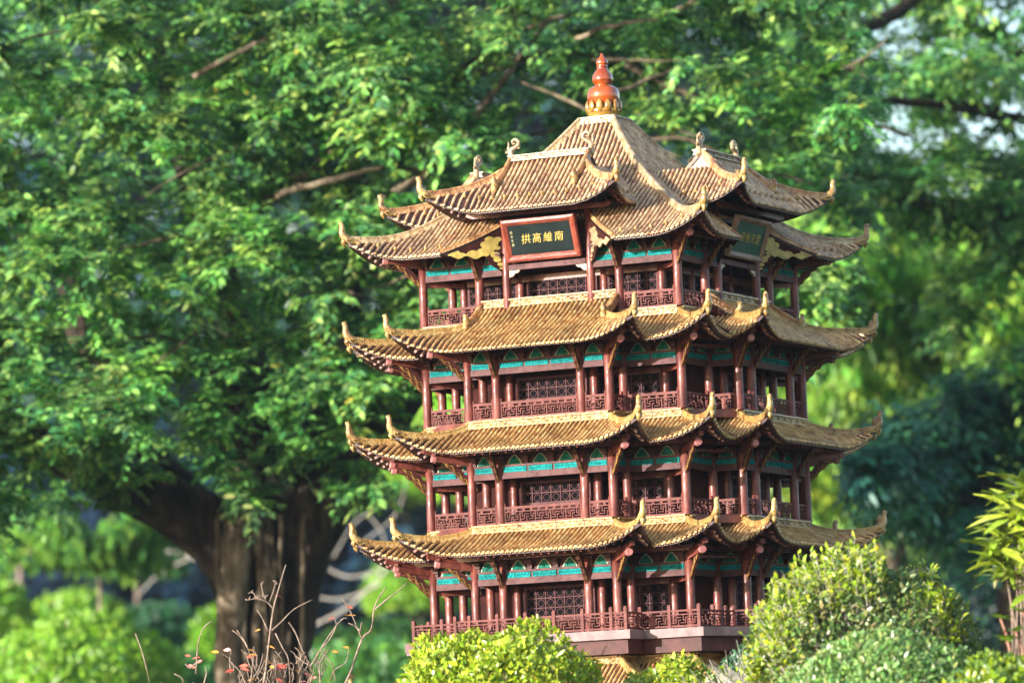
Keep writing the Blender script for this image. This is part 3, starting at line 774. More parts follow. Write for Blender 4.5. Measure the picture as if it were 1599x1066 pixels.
def text_mesh(s, size, mm):
    cu = bpy.data.curves.new('lettering', 'FONT'); cu.body = s; cu.size = size; cu.extrude = .0008; cu.shear = .18; cu.align_x = 'CENTER'; cu.align_y = 'CENTER'; cu.resolution_u = 3
    o = bpy.data.objects.new('tmp', cu); COL.objects.link(o); bpy.context.view_layer.update()
    me = bpy.data.meshes.new_from_object(o.evaluated_get(bpy.context.evaluated_depsgraph_get())); bpy.data.objects.remove(o); bpy.data.curves.remove(cu)
    me.name = 'lettering'; me.materials.clear(); me.materials.append(mm); return me
def sign(k, words, frm, brd, small, size):
    tilt = math.atan2(.036, .105); Mx = RZ(k*math.pi/2) @ T(0, -A-.036, .487) @ Matrix.Rotation(tilt, 4, 'X')
    W2, H2 = .1035, .0545; m = M3()
    m.box(-W2+.014, W2-.014, -.001, .004, -H2+.014, H2-.014)
    sg = put('sign_board', m.mesh('sign_board', brd), pag, Mx, label='hanging sign with a %s frame under the upper roof' % ('bright red' if k == 0 else 'weathered brown'))
    f = M3(); ou = [(-W2, -H2), (W2, -H2), (W2, H2), (-W2, H2)]
    for a in range(4):
        p, q_ = ou[a], ou[(a+1) % 4]; rings = []
        prof = [(0, .006), (0, -.006), (.006, -.009), (.012, -.005), (.0155, -.002), (.0155, .006)]
        for c in (p, q_):
            sx, sz = -np.sign(c[0]), -np.sign(c[1]); rings += [(c[0]+sx*e, y, c[1]+sz*e) for e, y in prof]
        f.add(rings, [(i, (i+1) % 6, (i+1) % 6+6, i+6) for i in range(6)])
    put('sign_frame', f.mesh('sign_frame', frm), sg, Mx)
    for j, ch in enumerate(words): put('lettering', text_mesh(ch, size, GILT), sg, Mx @ T((j-(len(words)-1)/2)*.031+.004, -.0022, 0) @ Matrix.Rotation(math.pi/2, 4, 'X') @ Matrix.Rotation(random.uniform(-.06, .06), 4, 'Z'))
    if small:
        for j, ch in enumerate(small): put('lettering', text_mesh(ch, .0085, CREAM), sg, Mx @ T(-W2+.0235, -.0022, .020-.0105*j) @ Matrix.Rotation(math.pi/2, 4, 'X'))
sign(0, '拱高維南', REDFR, BLACKB, '癸未年書', .027)
sign(1, '目極天楚', GREYFR, GREENB, '', .027)
blobs = [(.018, .058, .013), (.034, .050, .012), (.050, .046, .014), (.060, .056, .012), (.072, .044, .010), (.082, .060, .014), (.094, .068, .012), (.088, .080, .011), (.104, .084, .011), (.096, .094, .009), (.112, .072, .007), (.108, .054, .010), (.112, .042, .008),
         (.040, .034, .009), (.026, .036, .009), (.010, .046, .008), (.062, .033, .008), (.118, .030, .006), (.120, .020, .004), (.002, .040, .005), (.114, .094, .008)]
def cloud_fn(x, z):
    v = max(r*r-((x-cx)*.95)**2-((z-cz)*1.25)**2 for cx, cz, r in blobs)
    return v
def board_low(x): return .006+.016*(1-x/.16)+.006*math.sin(x*150)*(x > .02) - (.028*max(0, (x-.10)/.03)**1.5 if x > .10 else 0)
def board_fn(x, z):
    topz = .004+.0985*(x/.13)
    return min(x-.001, .128-x, z-(board_low(x)+.012-.02*0), topz+.032-z)
for k in SEEN+(3,):
    for s in (-1, 1):
        # board runs at 45 degrees from the eave (x = 0) back to the dormer post (x = .13 wide scale)
        E0 = Vector((s*(.125+.112), -A-.112, .462)); E1 = Vector((s*(.125-.004), -A+.002, 0)); du = Vector((E1.x-E0.x, E1.y-E0.y, 0)).normalized()
        nr = Vector((du.y, -du.x, 0)); nr = nr if nr.x*(-s) > 0 else -nr
        def to3(x, z, off, E0=E0, du=du, nr=nr): p = E0+du*(x*1.24); return (p.x+nr.x*off, p.y+nr.y*off, .405+z)
        fnb = lambda x, z: min(x-.001, .130-x, z-.044+.052*min(1, max(0, (x-.085)/.045))**1.2-.004*math.sin(x*170), (ptop_s(.112-min(.112, x*.88))-.405-.008)-z)
        bo = put('cloud_board', field_plate(fnb, -.004, .134, -.02, .14, 46, 40, to3, .004).mesh('cloud_board', DARK), pag, RZ(k*math.pi/2))
        def to3b(x, z, off, E0=E0, du=du, nr=nr): p = E0+du*(x*1.24)+nr*.0041; return (p.x+nr.x*off, p.y+nr.y*off, .405+z)
        cf = lambda x, z: min(cloud_fn(x, z+.010), fnb(x, z)+.0) if True else 0
        put('gilt_cloud', field_plate(lambda x, z: min(cloud_fn(x, z+.002)*30, fnb(x, z)-.0015), -.004, .134, -.02, .14, 60, 60, to3b, .002).mesh('gilt_cloud', GILT if s < 0 or k else CREAMG), bo, RZ(k*math.pi/2))

# ================================================================== vegetation
def leaf_mesh(name, pos, dr, nr, ln, wd, col, m_, hexa=True, droop=.15):
    pos, dr, nr = (np.asarray(a, float) for a in (pos, dr, nr)); N = len(pos)
    dr = dr/np.linalg.norm(dr, axis=1, keepdims=True); sd = np.cross(dr, nr); sd /= np.linalg.norm(sd, axis=1, keepdims=True)+1e-9; nr = np.cross(sd, dr)
    ln = np.broadcast_to(ln, N)[:, None]; wd = np.broadcast_to(wd, N)[:, None]
    if hexa:
        def P(t, s, k): return pos+dr*ln*t+sd*wd*s+nr*(wd*k-ln*droop*t*t)
        vs = np.stack([P(0, 0, 0), P(.38, -.5, .12), P(.38, .5, .12), P(.45, 0, -.02), P(.78, -.28, .05), P(.78, .28, .05), P(1, 0, 0)], 1); nv = 7
        fs = [(0, 3, 1), (0, 2, 3), (1, 3, 6, 4), (3, 2, 5, 6)]
    else:
        def P(t, s, k): return pos+dr*ln*t+sd*wd*s+nr*(wd*k-ln*droop*t*t)
        vs = np.stack([P(0, 0, 0), P(.45, -.5, .15), P(1, 0, 0), P(.45, .5, .15)], 1); nv = 4
        fs = [(0, 2, 1), (0, 3, 2)]
    me = bpy.data.meshes.new(name)
    loops = np.concatenate([np.array(f) for f in fs]); cnt = np.array([len(f) for f in fs]); nl = len(loops)
    me.vertices.add(N*nv); me.vertices.foreach_set('co', vs.reshape(-1).astype(np.float32))
    me.loops.add(N*nl); me.loops.foreach_set('vertex_index', (loops[None]+np.arange(N)[:, None]*nv).reshape(-1).astype(np.int32))
    me.polygons.add(N*len(fs)); st = np.concatenate([[0], np.cumsum(cnt)[:-1]])
    me.polygons.foreach_set('loop_start', (st[None]+np.arange(N)[:, None]*nl).reshape(-1).astype(np.int32))
    ca = me.attributes.new('tint', 'FLOAT_COLOR', 'POINT'); c4 = np.ones((N, nv, 4), np.float32); c4[:, :, :3] = np.asarray(col)[:, None, :]
    ca.data.foreach_set('color', c4.reshape(-1)); me.materials.append(m_); me.update(calc_edges=True); me.validate(); return me
def rnd_dir(n): v = RNG.normal(size=(n, 3)); return v/np.linalg.norm(v, axis=1, keepdims=True)
def palette(n, cols, var=.18):
    c = np.array(cols)[RNG.integers(0, len(cols), n)]; return np.clip(c*(1+var*RNG.normal(size=(n, 1)))*(1+.08*RNG.normal(size=(n, 3))), .002, .9)
TOCAM = -np.array([FW[0], FW[1], 0]); SUNV = np.array(SDIR)
def clumps(centers, outs, size, twigs, per, ln, cols, lw=.42, droop=.5, flat=.5, var=.18):
    """leafy sprays: twigs fan out of each centre with leaves set along them"""
    Pp, Dd, Nn, Cc = [], [], [], []
    for c, o, s in zip(centers, outs, size):
        tw = rnd_dir(twigs)*np.array([1, 1, flat])+o*.75; tw /= np.linalg.norm(tw, axis=1, keepdims=True)
        tl = s*RNG.uniform(.5, 1.1, twigs); t = np.linspace(.15, 1, per)
        base = c+tw[:, None]*(tl[:, None]*t)[:, :, None]+np.array([0, 0, -1])*(tl[:, None]*t**2*.20)[:, :, None]
        sd = np.cross(tw, [0, 0, 1]); sd /= np.linalg.norm(sd, axis=1, keepdims=True)+1e-9
        sg = np.where(np.arange(per) % 2, 1, -1)[None, :, None]
        d = tw[:, None]*.6+sd[:, None]*sg*.8+rnd_dir(twigs*per).reshape(twigs, per, 3)*.35+np.array([0, 0, -droop])
        nn = np.array([0, 0, 1.])+o*.55+SUNV*.35+rnd_dir(twigs*per).reshape(twigs, per, 3)*.45
        n = twigs*per; cc = palette(n, cols, var)*RNG.uniform(.6, 1.55)*np.array([1+.14*RNG.normal(), 1, 1+.15*RNG.normal()])
        Pp.append(base.reshape(-1, 3)); Dd.append(d.reshape(-1, 3)); Nn.append(nn.reshape(-1, 3)); Cc.append(np.clip(cc, 0, .9))
    Pp, Dd, Nn, Cc = map(np.concatenate, (Pp, Dd, Nn, Cc)); n = len(Pp)
    L_ = ln*RNG.uniform(.6, 1.2, n); return Pp, Dd, Nn, L_, L_*lw, Cc
def root(name, p, label, cat, group=None):
    o = bpy.data.objects.new(name, None); COL.objects.link(o); Mx = T(*p); o.matrix_local = Mx; WM[o.name] = Mx
    return thing(o, label, cat, group)
def limb(pts, rad, n=10, k=5, jit=0):
    P3 = smooth_path([at(*p) for p in pts], k); R3 = [x[0] for x in smooth_path([(r/FPX*pts[i][2],) for i, r in enumerate(rad)], k)]
    if jit: P3 = [p+rnd_dir(1)[0]*jit for p in P3]
    return P3, R3
def interp(x, tab): return float(np.interp(x, [a for a, _ in tab], [b for _, b in tab]))

GREENS = [(.066, .19, .052), (.10, .26, .062), (.17, .36, .080), (.042, .14, .048), (.26, .44, .10)]
# ---- the great banyan
TD = 18.5
tree = root('banyan_tree', tuple(at(420, 1150, TD))[:2]+(-1.35,), 'broad banyan tree with thick dark forked trunk behind the pagoda on the left', 'tree')
tr = M3()
def strand(m, pts, rad, n=12, jit=.006): P3, R3 = limb(pts, rad, jit=jit); m.tube(P3, R3, n)
strand(tr, [(400, 1260, TD), (402, 1066, TD), (395, 950, TD), (360, 860, TD), (290, 800, TD), (190, 760, TD-.05), (70, 700, TD-.1), (-60, 640, TD-.1)], [66, 50, 54, 54, 48, 38, 26, 14])
strand(tr, [(450, 1260, TD), (440, 1066, TD), (438, 960, TD), (458, 870, TD), (500, 780, TD), (560, 700, TD), (650, 600, TD), (760, 480, TD+.1)], [62, 42, 46, 50, 56, 42, 30, 16])
strand(tr, [(425, 1260, TD+.05), (420, 1066, TD+.05), (415, 930, TD+.03), (420, 820, TD+.03), (400, 700, TD), (370, 560, TD), (330, 400, TD), (290, 250, TD), (240, 60, TD)], [66, 50, 66, 78, 62, 44, 30, 20, 10])
strand(tr, [(470, 930, TD+.1), (500, 760, TD+.15), (520, 600, TD+.2), (540, 420, TD+.2), (560, 200, TD+.2), (565, 0, TD+.2)], [16, 46, 38, 30, 24, 16])
strand(tr, [(330, 830, TD+.1), (250, 760, TD+.2), (180, 640, TD+.3), (120, 480, TD+.3), (90, 300, TD+.3)], [50, 50, 36, 26, 14])
strand(tr, [(465, 1250, TD-.06), (462, 1066, TD-.06), (466, 960, TD-.06), (484, 860, TD-.04), (530, 770, TD-.02), (545, 690, TD)], [32, 22, 28, 34, 30, 20])
_a = at(40, 690, TD-.1); _b = at(380, 930, TD)+np.array(SDIR)*2.75
tr.tube(smooth_path([at(190, 760, TD), _a, _a*.5+_b*.5+np.array([0, 0, .15]), _b], 4), [.09-.06*i/12 for i in range(13)], 9)  # unseen limb added to carry the foliage that shades the trunk
put('trunk', tr.mesh('trunk', BARK, True), tree)
rt_ = M3()
strand(rt_, [(352, 1230, TD-.16), (356, 1066, TD-.16), (362, 960, TD-.17), (372, 850, TD-.19), (378, 750, TD-.15), (400, 690, TD-.05)], [26, 22, 24, 26, 24, 16], 9)
strand(rt_, [(404, 1230, TD-.12), (398, 1000, TD-.15), (412, 900, TD-.19), (400, 800, TD-.2), (398, 720, TD-.1)], [20, 10, 11, 10, 8], 7)
strand(rt_, [(432, 940, TD-.17), (415, 860, TD-.2), (405, 790, TD-.18)], [5, 9, 7], 7)
for x in (388, 425, 448, 340, 350, 470, 410, 436): strand(rt_, [(x, 1150, TD-.17), (x+random.uniform(-8, 8), 950, TD-.19), (x+random.uniform(-14, 14), 800, TD-.2)], [5, 4, 4], 6)
put('aerial_roots', rt_.mesh('aerial_roots', BARKL, True), tree)
brs = [([(430, 306, 17.7), (480, 290, 17.7), (535, 279, 17.7), (600, 262, 17.8), (700, 268, 18)], [9, 8, 7, 6, 4]), ([(400, 330, 18), (520, 240, 18), (640, 170, 18), (790, 60, 18.1), (900, 20, 18.2)], [14, 12, 10, 8, 5]),
       ([(60, 436, 17.7), (110, 418, 17.7), (150, 400, 17.8), (300, 360, 18)], [7, 7, 5, 5]), ([(560, 330, 17.9), (680, 260, 17.9), (760, 160, 17.9), (850, 40, 18)], [10, 9, 8, 6]),
       ([(940, 150, 17.6), (1000, 130, 17.7), (1090, 90, 17.8)], [5, 5, 3]), ([(700, 130, 18.1), (900, 80, 18), (1080, 150, 18), (1240, 200, 18)], [12, 9, 6, 4]), ([(620, 250, 18), (640, 120, 18.2), (600, -40, 18.3)], [18, 15, 12]),
       ([(980, 230, 17.7), (1060, 215, 17.6), (1150, 250, 17.6), (1270, 290, 17.7)], [5, 5, 4, 3]), ([(900, 60, 17.7), (960, 40, 17.6), (1030, 30, 17.6)], [5, 5, 3]),
       ([(300, 120, 17.8), (420, 60, 17.8), (500, 20, 17.9)], [7, 6, 4]), ([(150, 180, 17.9), (180, 60, 18), (120, -40, 18)], [11, 9, 8])]
def branch(p, r, n=6, j=.003): b_ = M3(); strand(b_, p, r, n, j); put('branch', b_.mesh('branch', BARKL, True), tree)
for p, r in brs: branch(p, [x*.72 for x in r], 7, .004)
for _ in range(70):
    u, v, t = random.uniform(-60, 1350), random.uniform(-40, 640), random.uniform(17.7, 18.9)
    if v > 560 and u > 600: continue
    a = random.uniform(-.7, .5)+(3.14 if u < 400 else 0); L_ = random.uniform(70, 200)
    branch([(u, v, t), (u+L_*.5*math.cos(a), v+L_*.5*math.sin(a)+random.uniform(-12, 12), t-.1), (u+L_*math.cos(a), v+L_*math.sin(a), t-.2)], [random.uniform(.8, 1.5), random.uniform(2, 3.4), .8])
vmax = [(-300, 810), (0, 805), (130, 800), (185, 760), (250, 735), (330, 745), (400, 765), (470, 725), (540, 760), (585, 800), (612, 730), (640, 600), (800, 560), (1250, 560), (1400, 420)]
cs, os_, sz = [], [], []
def crown(n, u0, u1, t0, amp, hole, seed, jit=.35, s=(.10, .20), vlo=-140, bottom=vmax, rt=None):
    k = 0
    while k < n:
        u, v = random.uniform(u0, u1), random.uniform(vlo, 820)
        if v > interp(u, bottom)+random.uniform(-30, 30): continue
        nz = mnoise.noise((u/170, v/115, seed)); n2 = mnoise.noise((u/75+40, v/60, seed+9))
        if nz*.7+n2*.6 > hole and random.random() < .93: continue
        k += 1
        t = t0+amp*nz+.35*amp*n2+random.uniform(-jit, jit)*.6
        cs.append(at(u, v, t)); o = TOCAM*.8+rnd_dir(1)[0]*.6+np.array([0, 0, .1]); os_.append(o/np.linalg.norm(o)); sz.append(random.uniform(*s))
crown(1250, -200, 1330, 18.0, .9, .30, 3.1, s=(.085, .18))
sh0 = at(380, 930, TD)+np.array(SDIR)*2.75     # unseen foliage added left of the frame to shade the trunk
for _ in range(110):
    q_ = sh0+RT*random.uniform(-.6, .5)+np.array([0, 0, random.uniform(-.42, .38)])-np.array([FW[0], FW[1], 0])*random.uniform(-.5, .4)
    d_ = q_-CAM; cs.append(q_); o = np.array(SDIR)*.7+rnd_dir(1)[0]*.6; os_.append(o/np.linalg.norm(o)); sz.append(random.uniform(.14, .24))
n_front = len(cs)
crown(600, -200, 1360, 19.3, .5, .9, 8.3)
L1 = clumps(np.array(cs[:n_front]), os_[:n_front], sz[:n_front], 9, 12, .038, GREENS, .48, .32)
L2 = clumps(np.array(cs[n_front:]), os_[n_front:], sz[n_front:], 8, 9, .046, GREENS[:4], .48)
yl = RNG.random(len(L1[5])) < .003; L1[5][yl] = (.50, .42, .06)
allp = [np.concatenate([a, b]) for a, b in zip(L1, L2)]
put('crown', leaf_mesh('crown', *allp, LEAF), tree)

# ---- trees on the right
def simple_tree(name, label, cat, zones, limbs, base, leafargs, bark=BARK, group=None, mm=LEAF, seed=1., hole=.2, tmat=7):
    tt = root(name, base, label, cat, group)
    m = M3()
    for p, r in limbs: strand(m, p, r, 8, .005)
    put('trunk', m.mesh('trunk', bark, True), tt)
    C_, O_, S_ = [], [], []
    for (n, poly_u, vtop, vbot, t0, amp, s) in zones:
        k = 0; tries = 0
        while k < n and tries < n*40:
            tries += 1
            u = random.uniform(*poly_u); v = random.uniform(interp(u, vtop), interp(u, vbot))
            nz = mnoise.noise((u/120, v/100, seed)); n2 = mnoise.noise((u/50, v/42, seed+5))
            if nz*.7+n2*.6 > hole and random.random() < .93: continue
            k += 1; C_.append(at(u, v, t0+amp*nz+random.uniform(-.3, .3)*amp)); o = TOCAM*.7+rnd_dir(1)[0]*.7; O_.append(o/np.linalg.norm(o)); S_.append(random.uniform(*s))
    put('crown', leaf_mesh('crown', *clumps(np.array(C_), O_, S_, *leafargs), mm), tt)
    return tt
TB = 21.5
simple_tree('spreading_tree', 'tree with dark forked branches and sparse leaves letting pale sky through at the upper right', 'tree',
            [(235, (1180, 1760), [(1180, -150)], [(1180, 300), (1400, 330), (1760, 430)], TB, 1.2, (.15, .28)), (40, (1440, 1760), [(1440, 300)], [(1440, 520), (1760, 640)], TB, .8, (.15, .28))],
            [([(1900, 1500, TB), (1840, 900, TB), (1750, 500, TB), (1700, 330, TB), (1650, 140, TB), (1640, -100, TB)], [60, 55, 45, 36, 26, 16]),
             ([(1750, 500, TB), (1600, 380, TB), (1480, 330, TB), (1380, 300, TB-.2), (1290, 240, TB-.4), (1230, 150, TB-.5)], [30, 20, 13, 11, 9, 6]),
             ([(1215, 145, TB-.7), (1265, 100, TB-.8), (1330, 52, TB-.8), (1400, 20, TB-.6), (1500, -60, TB-.3)], [8, 11, 12, 12, 14]),
             ([(1255, 115, TB-.8), (1310, 112, TB-.9), (1350, 98, TB-.9)], [9, 8, 6]), ([(1220, 150, TB-.7), (1330, 156, TB-.8), (1440, 162, TB-.7), (1620, 190, TB-.3)], [6, 7, 7, 9]),
             ([(1240, 220, TB-.6), (1340, 262, TB-.6), (1420, 310, TB-.5), (1520, 320, TB-.3)], [5, 6, 7, 8]), ([(1400, 110, TB-.5), (1450, 150, TB-.5), (1560, 170, TB-.3)], [5, 5, 7]),
             ([(1650, 140, TB), (1560, 60, TB), (1480, 30, TB), (1420, -60, TB)], [14, 10, 8, 6])],
            tuple(at(1900, 1500, TB))[:2]+(-1.4,), (10, 10, .050, GREENS, .44), seed=4.4, hole=-.02)
TW = 26.
simple_tree('weeping_tree', 'yellow-green weeping tree with drooping slender leaves in full sun to the right of the pagoda', 'tree',
            [(420, (1230, 1620), [(1230, 380), (1330, 330), (1600, 300)], [(1230, 800), (1400, 800), (1600, 700)], TW, 1.6, (.22, .42)), (90, (640, 1240), [(640, 380)], [(640, 640)], TW, 1.2, (.25, .5))],
            [([(1390, 1500, TW), (1385, 900, TW), (1360, 600, TW), (1330, 400, TW), (1320, 200, TW)], [40, 34, 26, 20, 12]), ([(1385, 800, TW), (1450, 600, TW), (1540, 420, TW)], [20, 16, 8]), ([(1360, 560, TW), (1270, 460, TW), (1180, 420, TW)], [18, 12, 6])],
            tuple(at(1390, 1500, TW))[:2]+(-.7,), (11, 10, .085, [(.18, .36, .04), (.24, .42, .05), (.11, .27, .05), (.30, .48, .07)], .26, 1.4), BARKL, mm=LEAFT, seed=7.7, hole=.12)
TG = 21.5
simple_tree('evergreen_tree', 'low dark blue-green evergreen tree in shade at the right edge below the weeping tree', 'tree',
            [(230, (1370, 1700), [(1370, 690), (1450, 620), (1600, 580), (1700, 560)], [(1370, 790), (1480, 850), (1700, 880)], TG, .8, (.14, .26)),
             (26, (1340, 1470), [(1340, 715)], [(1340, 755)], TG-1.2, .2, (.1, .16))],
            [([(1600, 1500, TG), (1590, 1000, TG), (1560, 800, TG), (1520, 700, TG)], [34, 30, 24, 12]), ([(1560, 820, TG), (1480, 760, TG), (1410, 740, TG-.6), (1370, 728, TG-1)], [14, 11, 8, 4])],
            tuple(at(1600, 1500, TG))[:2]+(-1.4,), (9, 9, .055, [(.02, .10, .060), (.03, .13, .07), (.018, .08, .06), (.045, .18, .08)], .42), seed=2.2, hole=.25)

# ---- far woodland behind everything
def wood(name, n, u0, u1, vt, vb, t0, size, cols, label=None, ln=.3):
    C_, O_, S_ = [], [], []
    for _ in range(n):
        u = random.uniform(u0, u1); v = random.uniform(interp(u, vt), interp(u, vb)); nz = mnoise.noise((u/90, v/70, 5.5))
        C_.append(at(u, v, t0+nz*3+random.uniform(-1, 1))); o = TOCAM*.7+rnd_dir(1)[0]*.6+np.array([0, 0, .3]); O_.append(o/np.linalg.norm(o)); S_.append(random.uniform(*size))
    return leaf_mesh(name, *clumps(np.array(C_), O_, S_, 8, 5, ln, cols, .55), LEAF, hexa=False)
put('distant_woodland', wood('distant_woodland', 1500, -400, 1340, [(-400, -250), (1150, -200), (1340, 150)], [(-400, 1150)], 52, (.5, 1.1), [(.022, .075, .070), (.03, .095, .07), (.018, .06, .07), (.04, .12, .08)]), kind='stuff')  # woodland shade is put into the dark blue-green leaf colours
put('shade_tinted_undergrowth', wood('shade_tinted_undergrowth', 700, 1200, 1900, [(1200, 300), (1400, 420), (1900, 560)], [(1200, 1150)], 44, (.5, 1.0), [(.012, .05, .04), (.02, .075, .045), (.03, .10, .045)]), kind='stuff')  # dark leaf colours stand in for shade on the undergrowth
put('hillside_scrub', wood('hillside_scrub', 900, -400, 1340, [(-400, 760), (1340, 700)], [(-400, 1180)], 40, (.4, .8), [(.012, .036, .070), (.014, .045, .072), (.012, .030, .062)]), kind='stuff')  # dark blue leaf colours stand in for shade on the hillside

# ---- clipped shrubs
def dome_leaves(c, rx, ry, rz, n, ln, cols, lw=.55, shell=.12, var=.2, lump=.06, seed=0, zmin=-.3, up=.35, boxy=2.):
    d = rnd_dir(int(n*1.6)); d = d[d[:, 2] > zmin][:n]; n = len(d); d = d/(np.abs(d)**boxy).sum(1, keepdims=True)**(1/boxy)
    rr = np.array([1+lump*mnoise.noise((x*2.5+seed, y*2.5, z*2.5))*2+lump*.7*mnoise.noise((x*8+seed, y*8, z*8)) for x, y, z in d]) - shell*RNG.random(n)**2
    pos = np.asarray(c)+d*rr[:, None]*np.array([rx, ry, rz])
    nr = d*.9+rnd_dir(n)*.6+SUNV*.15; dr = d*.7+rnd_dir(n)*.9+np.array([0, 0, up])
    L_ = ln*RNG.uniform(.55, 1.25, n); return pos, dr, nr, L_, L_*lw, palette(n, cols, var)
def twiggy(m, c, rx, ry, rz, n, r0=.0022, inner=.1, zmin=-.2):
    c = np.asarray(c); base = c-np.array([0, 0, rz*.6])
    for _ in range(n):
        d = rnd_dir(1)[0]; d[2] = abs(d[2])+zmin; e = c+d*np.array([rx, ry, rz])*random.uniform(.85, 1.0); mid = base*.4+e*.6+rnd_dir(1)[0]*rx*.12
        m.tube([base+(e-base)*.15, mid, e], [r0*1.5, r0, r0*.4], 4)
def shrub(name, label, px, rx, rz, n, ln, cols, seed=0, ry=None, group=None, mm=LEAFW, twn=60, **kw):
    u, v, t = px; c = at(u, v, t); gz = ground_z(c[0], c[1]); s = t/FPX; rx, rz = rx*s, rz*s; ry = ry*s if ry else rx
    o = root(name, (c[0], c[1], gz), label, 'shrub', group)
    put('foliage', leaf_mesh('foliage', *dome_leaves(c, rx, ry, rz, n, ln, cols, seed=seed, **kw), mm), o)
    m = M3(); twiggy(m, c, rx*.93, ry*.93, rz*.93, twn, r0=rx*.008)
    for _ in range(3): a = random.uniform(0, 6.28); m.tube(smooth_path([(c[0]+.1*rx*math.cos(a), c[1]+.1*rx*math.sin(a), gz-.05), (c[0]+.2*rx*math.cos(a), c[1]+.2*rx*math.sin(a), (gz+c[2])/2), tuple(c)], 3), [rx*(.07 if t < 20 else .025)]*7, 6)
    put('stems', m.mesh('stems', TWIG, True), o)
    return o, c
DGB = [(.075, .14, .035), (.11, .19, .045), (.05, .11, .03), (.16, .23, .055), (.20, .28, .07), (.24, .22, .09)]
YG = [(.24, .34, .015), (.35, .45, .02), (.17, .27, .015), (.46, .52, .06), (.28, .38, .02)]
DG = [(.10, .18, .035), (.14, .24, .05), (.07, .14, .035), (.20, .28, .06), (.30, .28, .09)]
o, _ = shrub('clipped_shrub', 'bright yellow-green rounded shrub in front of the balcony at the foot of the pagoda', (768, 1132, 12.1), 170, 138, 17000, .0165, YG, 1.0, ry=140, lump=.12, shell=.26, boxy=2.3)
o, _ = shrub('low_shrub', 'small yellow-green shrub between the rounded shrub and the grey twiggy one', (1058, 1122, 12.2), 95, 84, 5200, .0165, YG, 5.0, lump=.14, shell=.3)
# big ragged shrub on the right
o, c = shrub('ragged_shrub', 'large untrimmed shrub with yellow-green shoots in front of the pagoda on the right', (1356, 1058, 11.7), 164, 168, 16000, .0155, DGB, 9.0, ry=170, lump=.11, shell=.3, twn=420, boxy=2.5)
s_ = 11.7/FPX; _h = np.array([fx, fy, 0]); sh = M3(); Pp = []
for i in range(430):
    a = random.uniform(R(80), R(210)) if random.random() < .82 else random.uniform(R(10), R(60)); ph = random.uniform(-.9, .6)
    rr = random.uniform(.90, 1.02); d = RT*math.cos(a)*math.cos(ph)+np.array([0, 0, 1])*abs(math.sin(a))*math.cos(ph)-np.array([FW[0], FW[1], 0])*(-math.sin(ph))
    if a > math.pi: d = RT*math.cos(a)*math.cos(ph)+np.array([0, 0, math.sin(a)])
    d = d/(abs(d@RT)**2.5+abs(d[2])**2.5+abs(d@_h)**2.5)**.4; p0 = c+d*164*s_*rr*.96; Lh = random.uniform(.04, .095)*(1 if a > R(60) else .5); dd = d*.6+np.array([0, 0, .9])+rnd_dir(1)[0]*.25; dd /= np.linalg.norm(dd)
    sh.tube([p0-dd*.03, p0+dd*Lh*.5, p0+dd*Lh], [.0016, .0012, .0006], 4)
    for j in range(13):
        t = .15+.85*j/12; Pp.append((p0+dd*Lh*t, dd*.55+rnd_dir(1)[0]*.8, rnd_dir(1)[0]*.6+np.array([0, 0, .6])+SUNV*.4))
pa = [np.array([q_[i] for q_ in Pp]) for i in range(3)]; nL = len(Pp); Lh = .0165*RNG.uniform(.7, 1.25, nL)
put('young_shoots', leaf_mesh('young_shoots', *pa, Lh, Lh*.5, palette(nL, YG, .15), LEAFW), o, label='bright yellow-green young shoots on the sunny side')
put('bare_stalks', sh.mesh('bare_stalks', TWIGG), o, kind='stuff')
shrub('dome_shrub', 'dense dark green clipped dome in front of the ragged shrub at the bottom right', (1385, 1152, 11.2), 185, 160, 16000, .0150, [(.13, .26, .06), (.18, .33, .08), (.09, .20, .05), (.24, .38, .12), (.26, .32, .10)], 3.0, lump=.05, shell=.14)
shrub('corner_shrub', 'yellow-green shrub in the bottom right corner beneath the long-leaved plant', (1580, 1120, 11.0), 115, 92, 7000, .0165, YG[:3]+DG[:2], 6.0, lump=.12, shell=.25)
shrub('rear_shrub', 'small blue-green shrub beside the balcony behind the ragged shrub', (1185, 1078, 12.5), 66, 72, 4200, .0140, [(.05, .13, .06), (.07, .17, .08), (.04, .10, .05)], 2.0, lump=.12, shell=.3)
# grey dead twiggy shrub
gc = at(1165, 1060, 12.0); gr = root('dead_shrub', (gc[0], gc[1], ground_z(gc[0], gc[1])), 'leafless grey twiggy shrub left of the large ragged shrub', 'shrub')
m = M3()
for i in range(520):
    b0 = gc+rnd_dir(1)[0]*np.array([.07, .07, .03])+np.array([0, 0, -.07]); d = rnd_dir(1)[0]*np.array([.9, .9, .5])+np.array([0, 0, .55]); e = b0+d*random.uniform(.05, .13)
    m.tube([b0, (b0+e)/2+rnd_dir(1)[0]*.012, e], [.0013, .001, .0005], 4)
m.tube([(gc[0], gc[1], ground_z(gc[0], gc[1])-.03), tuple(gc-np.array([0, 0, .1]))], [.02, .012], 6)
put('twigs', m.mesh('twigs', TWIGG), gr, kind='stuff')

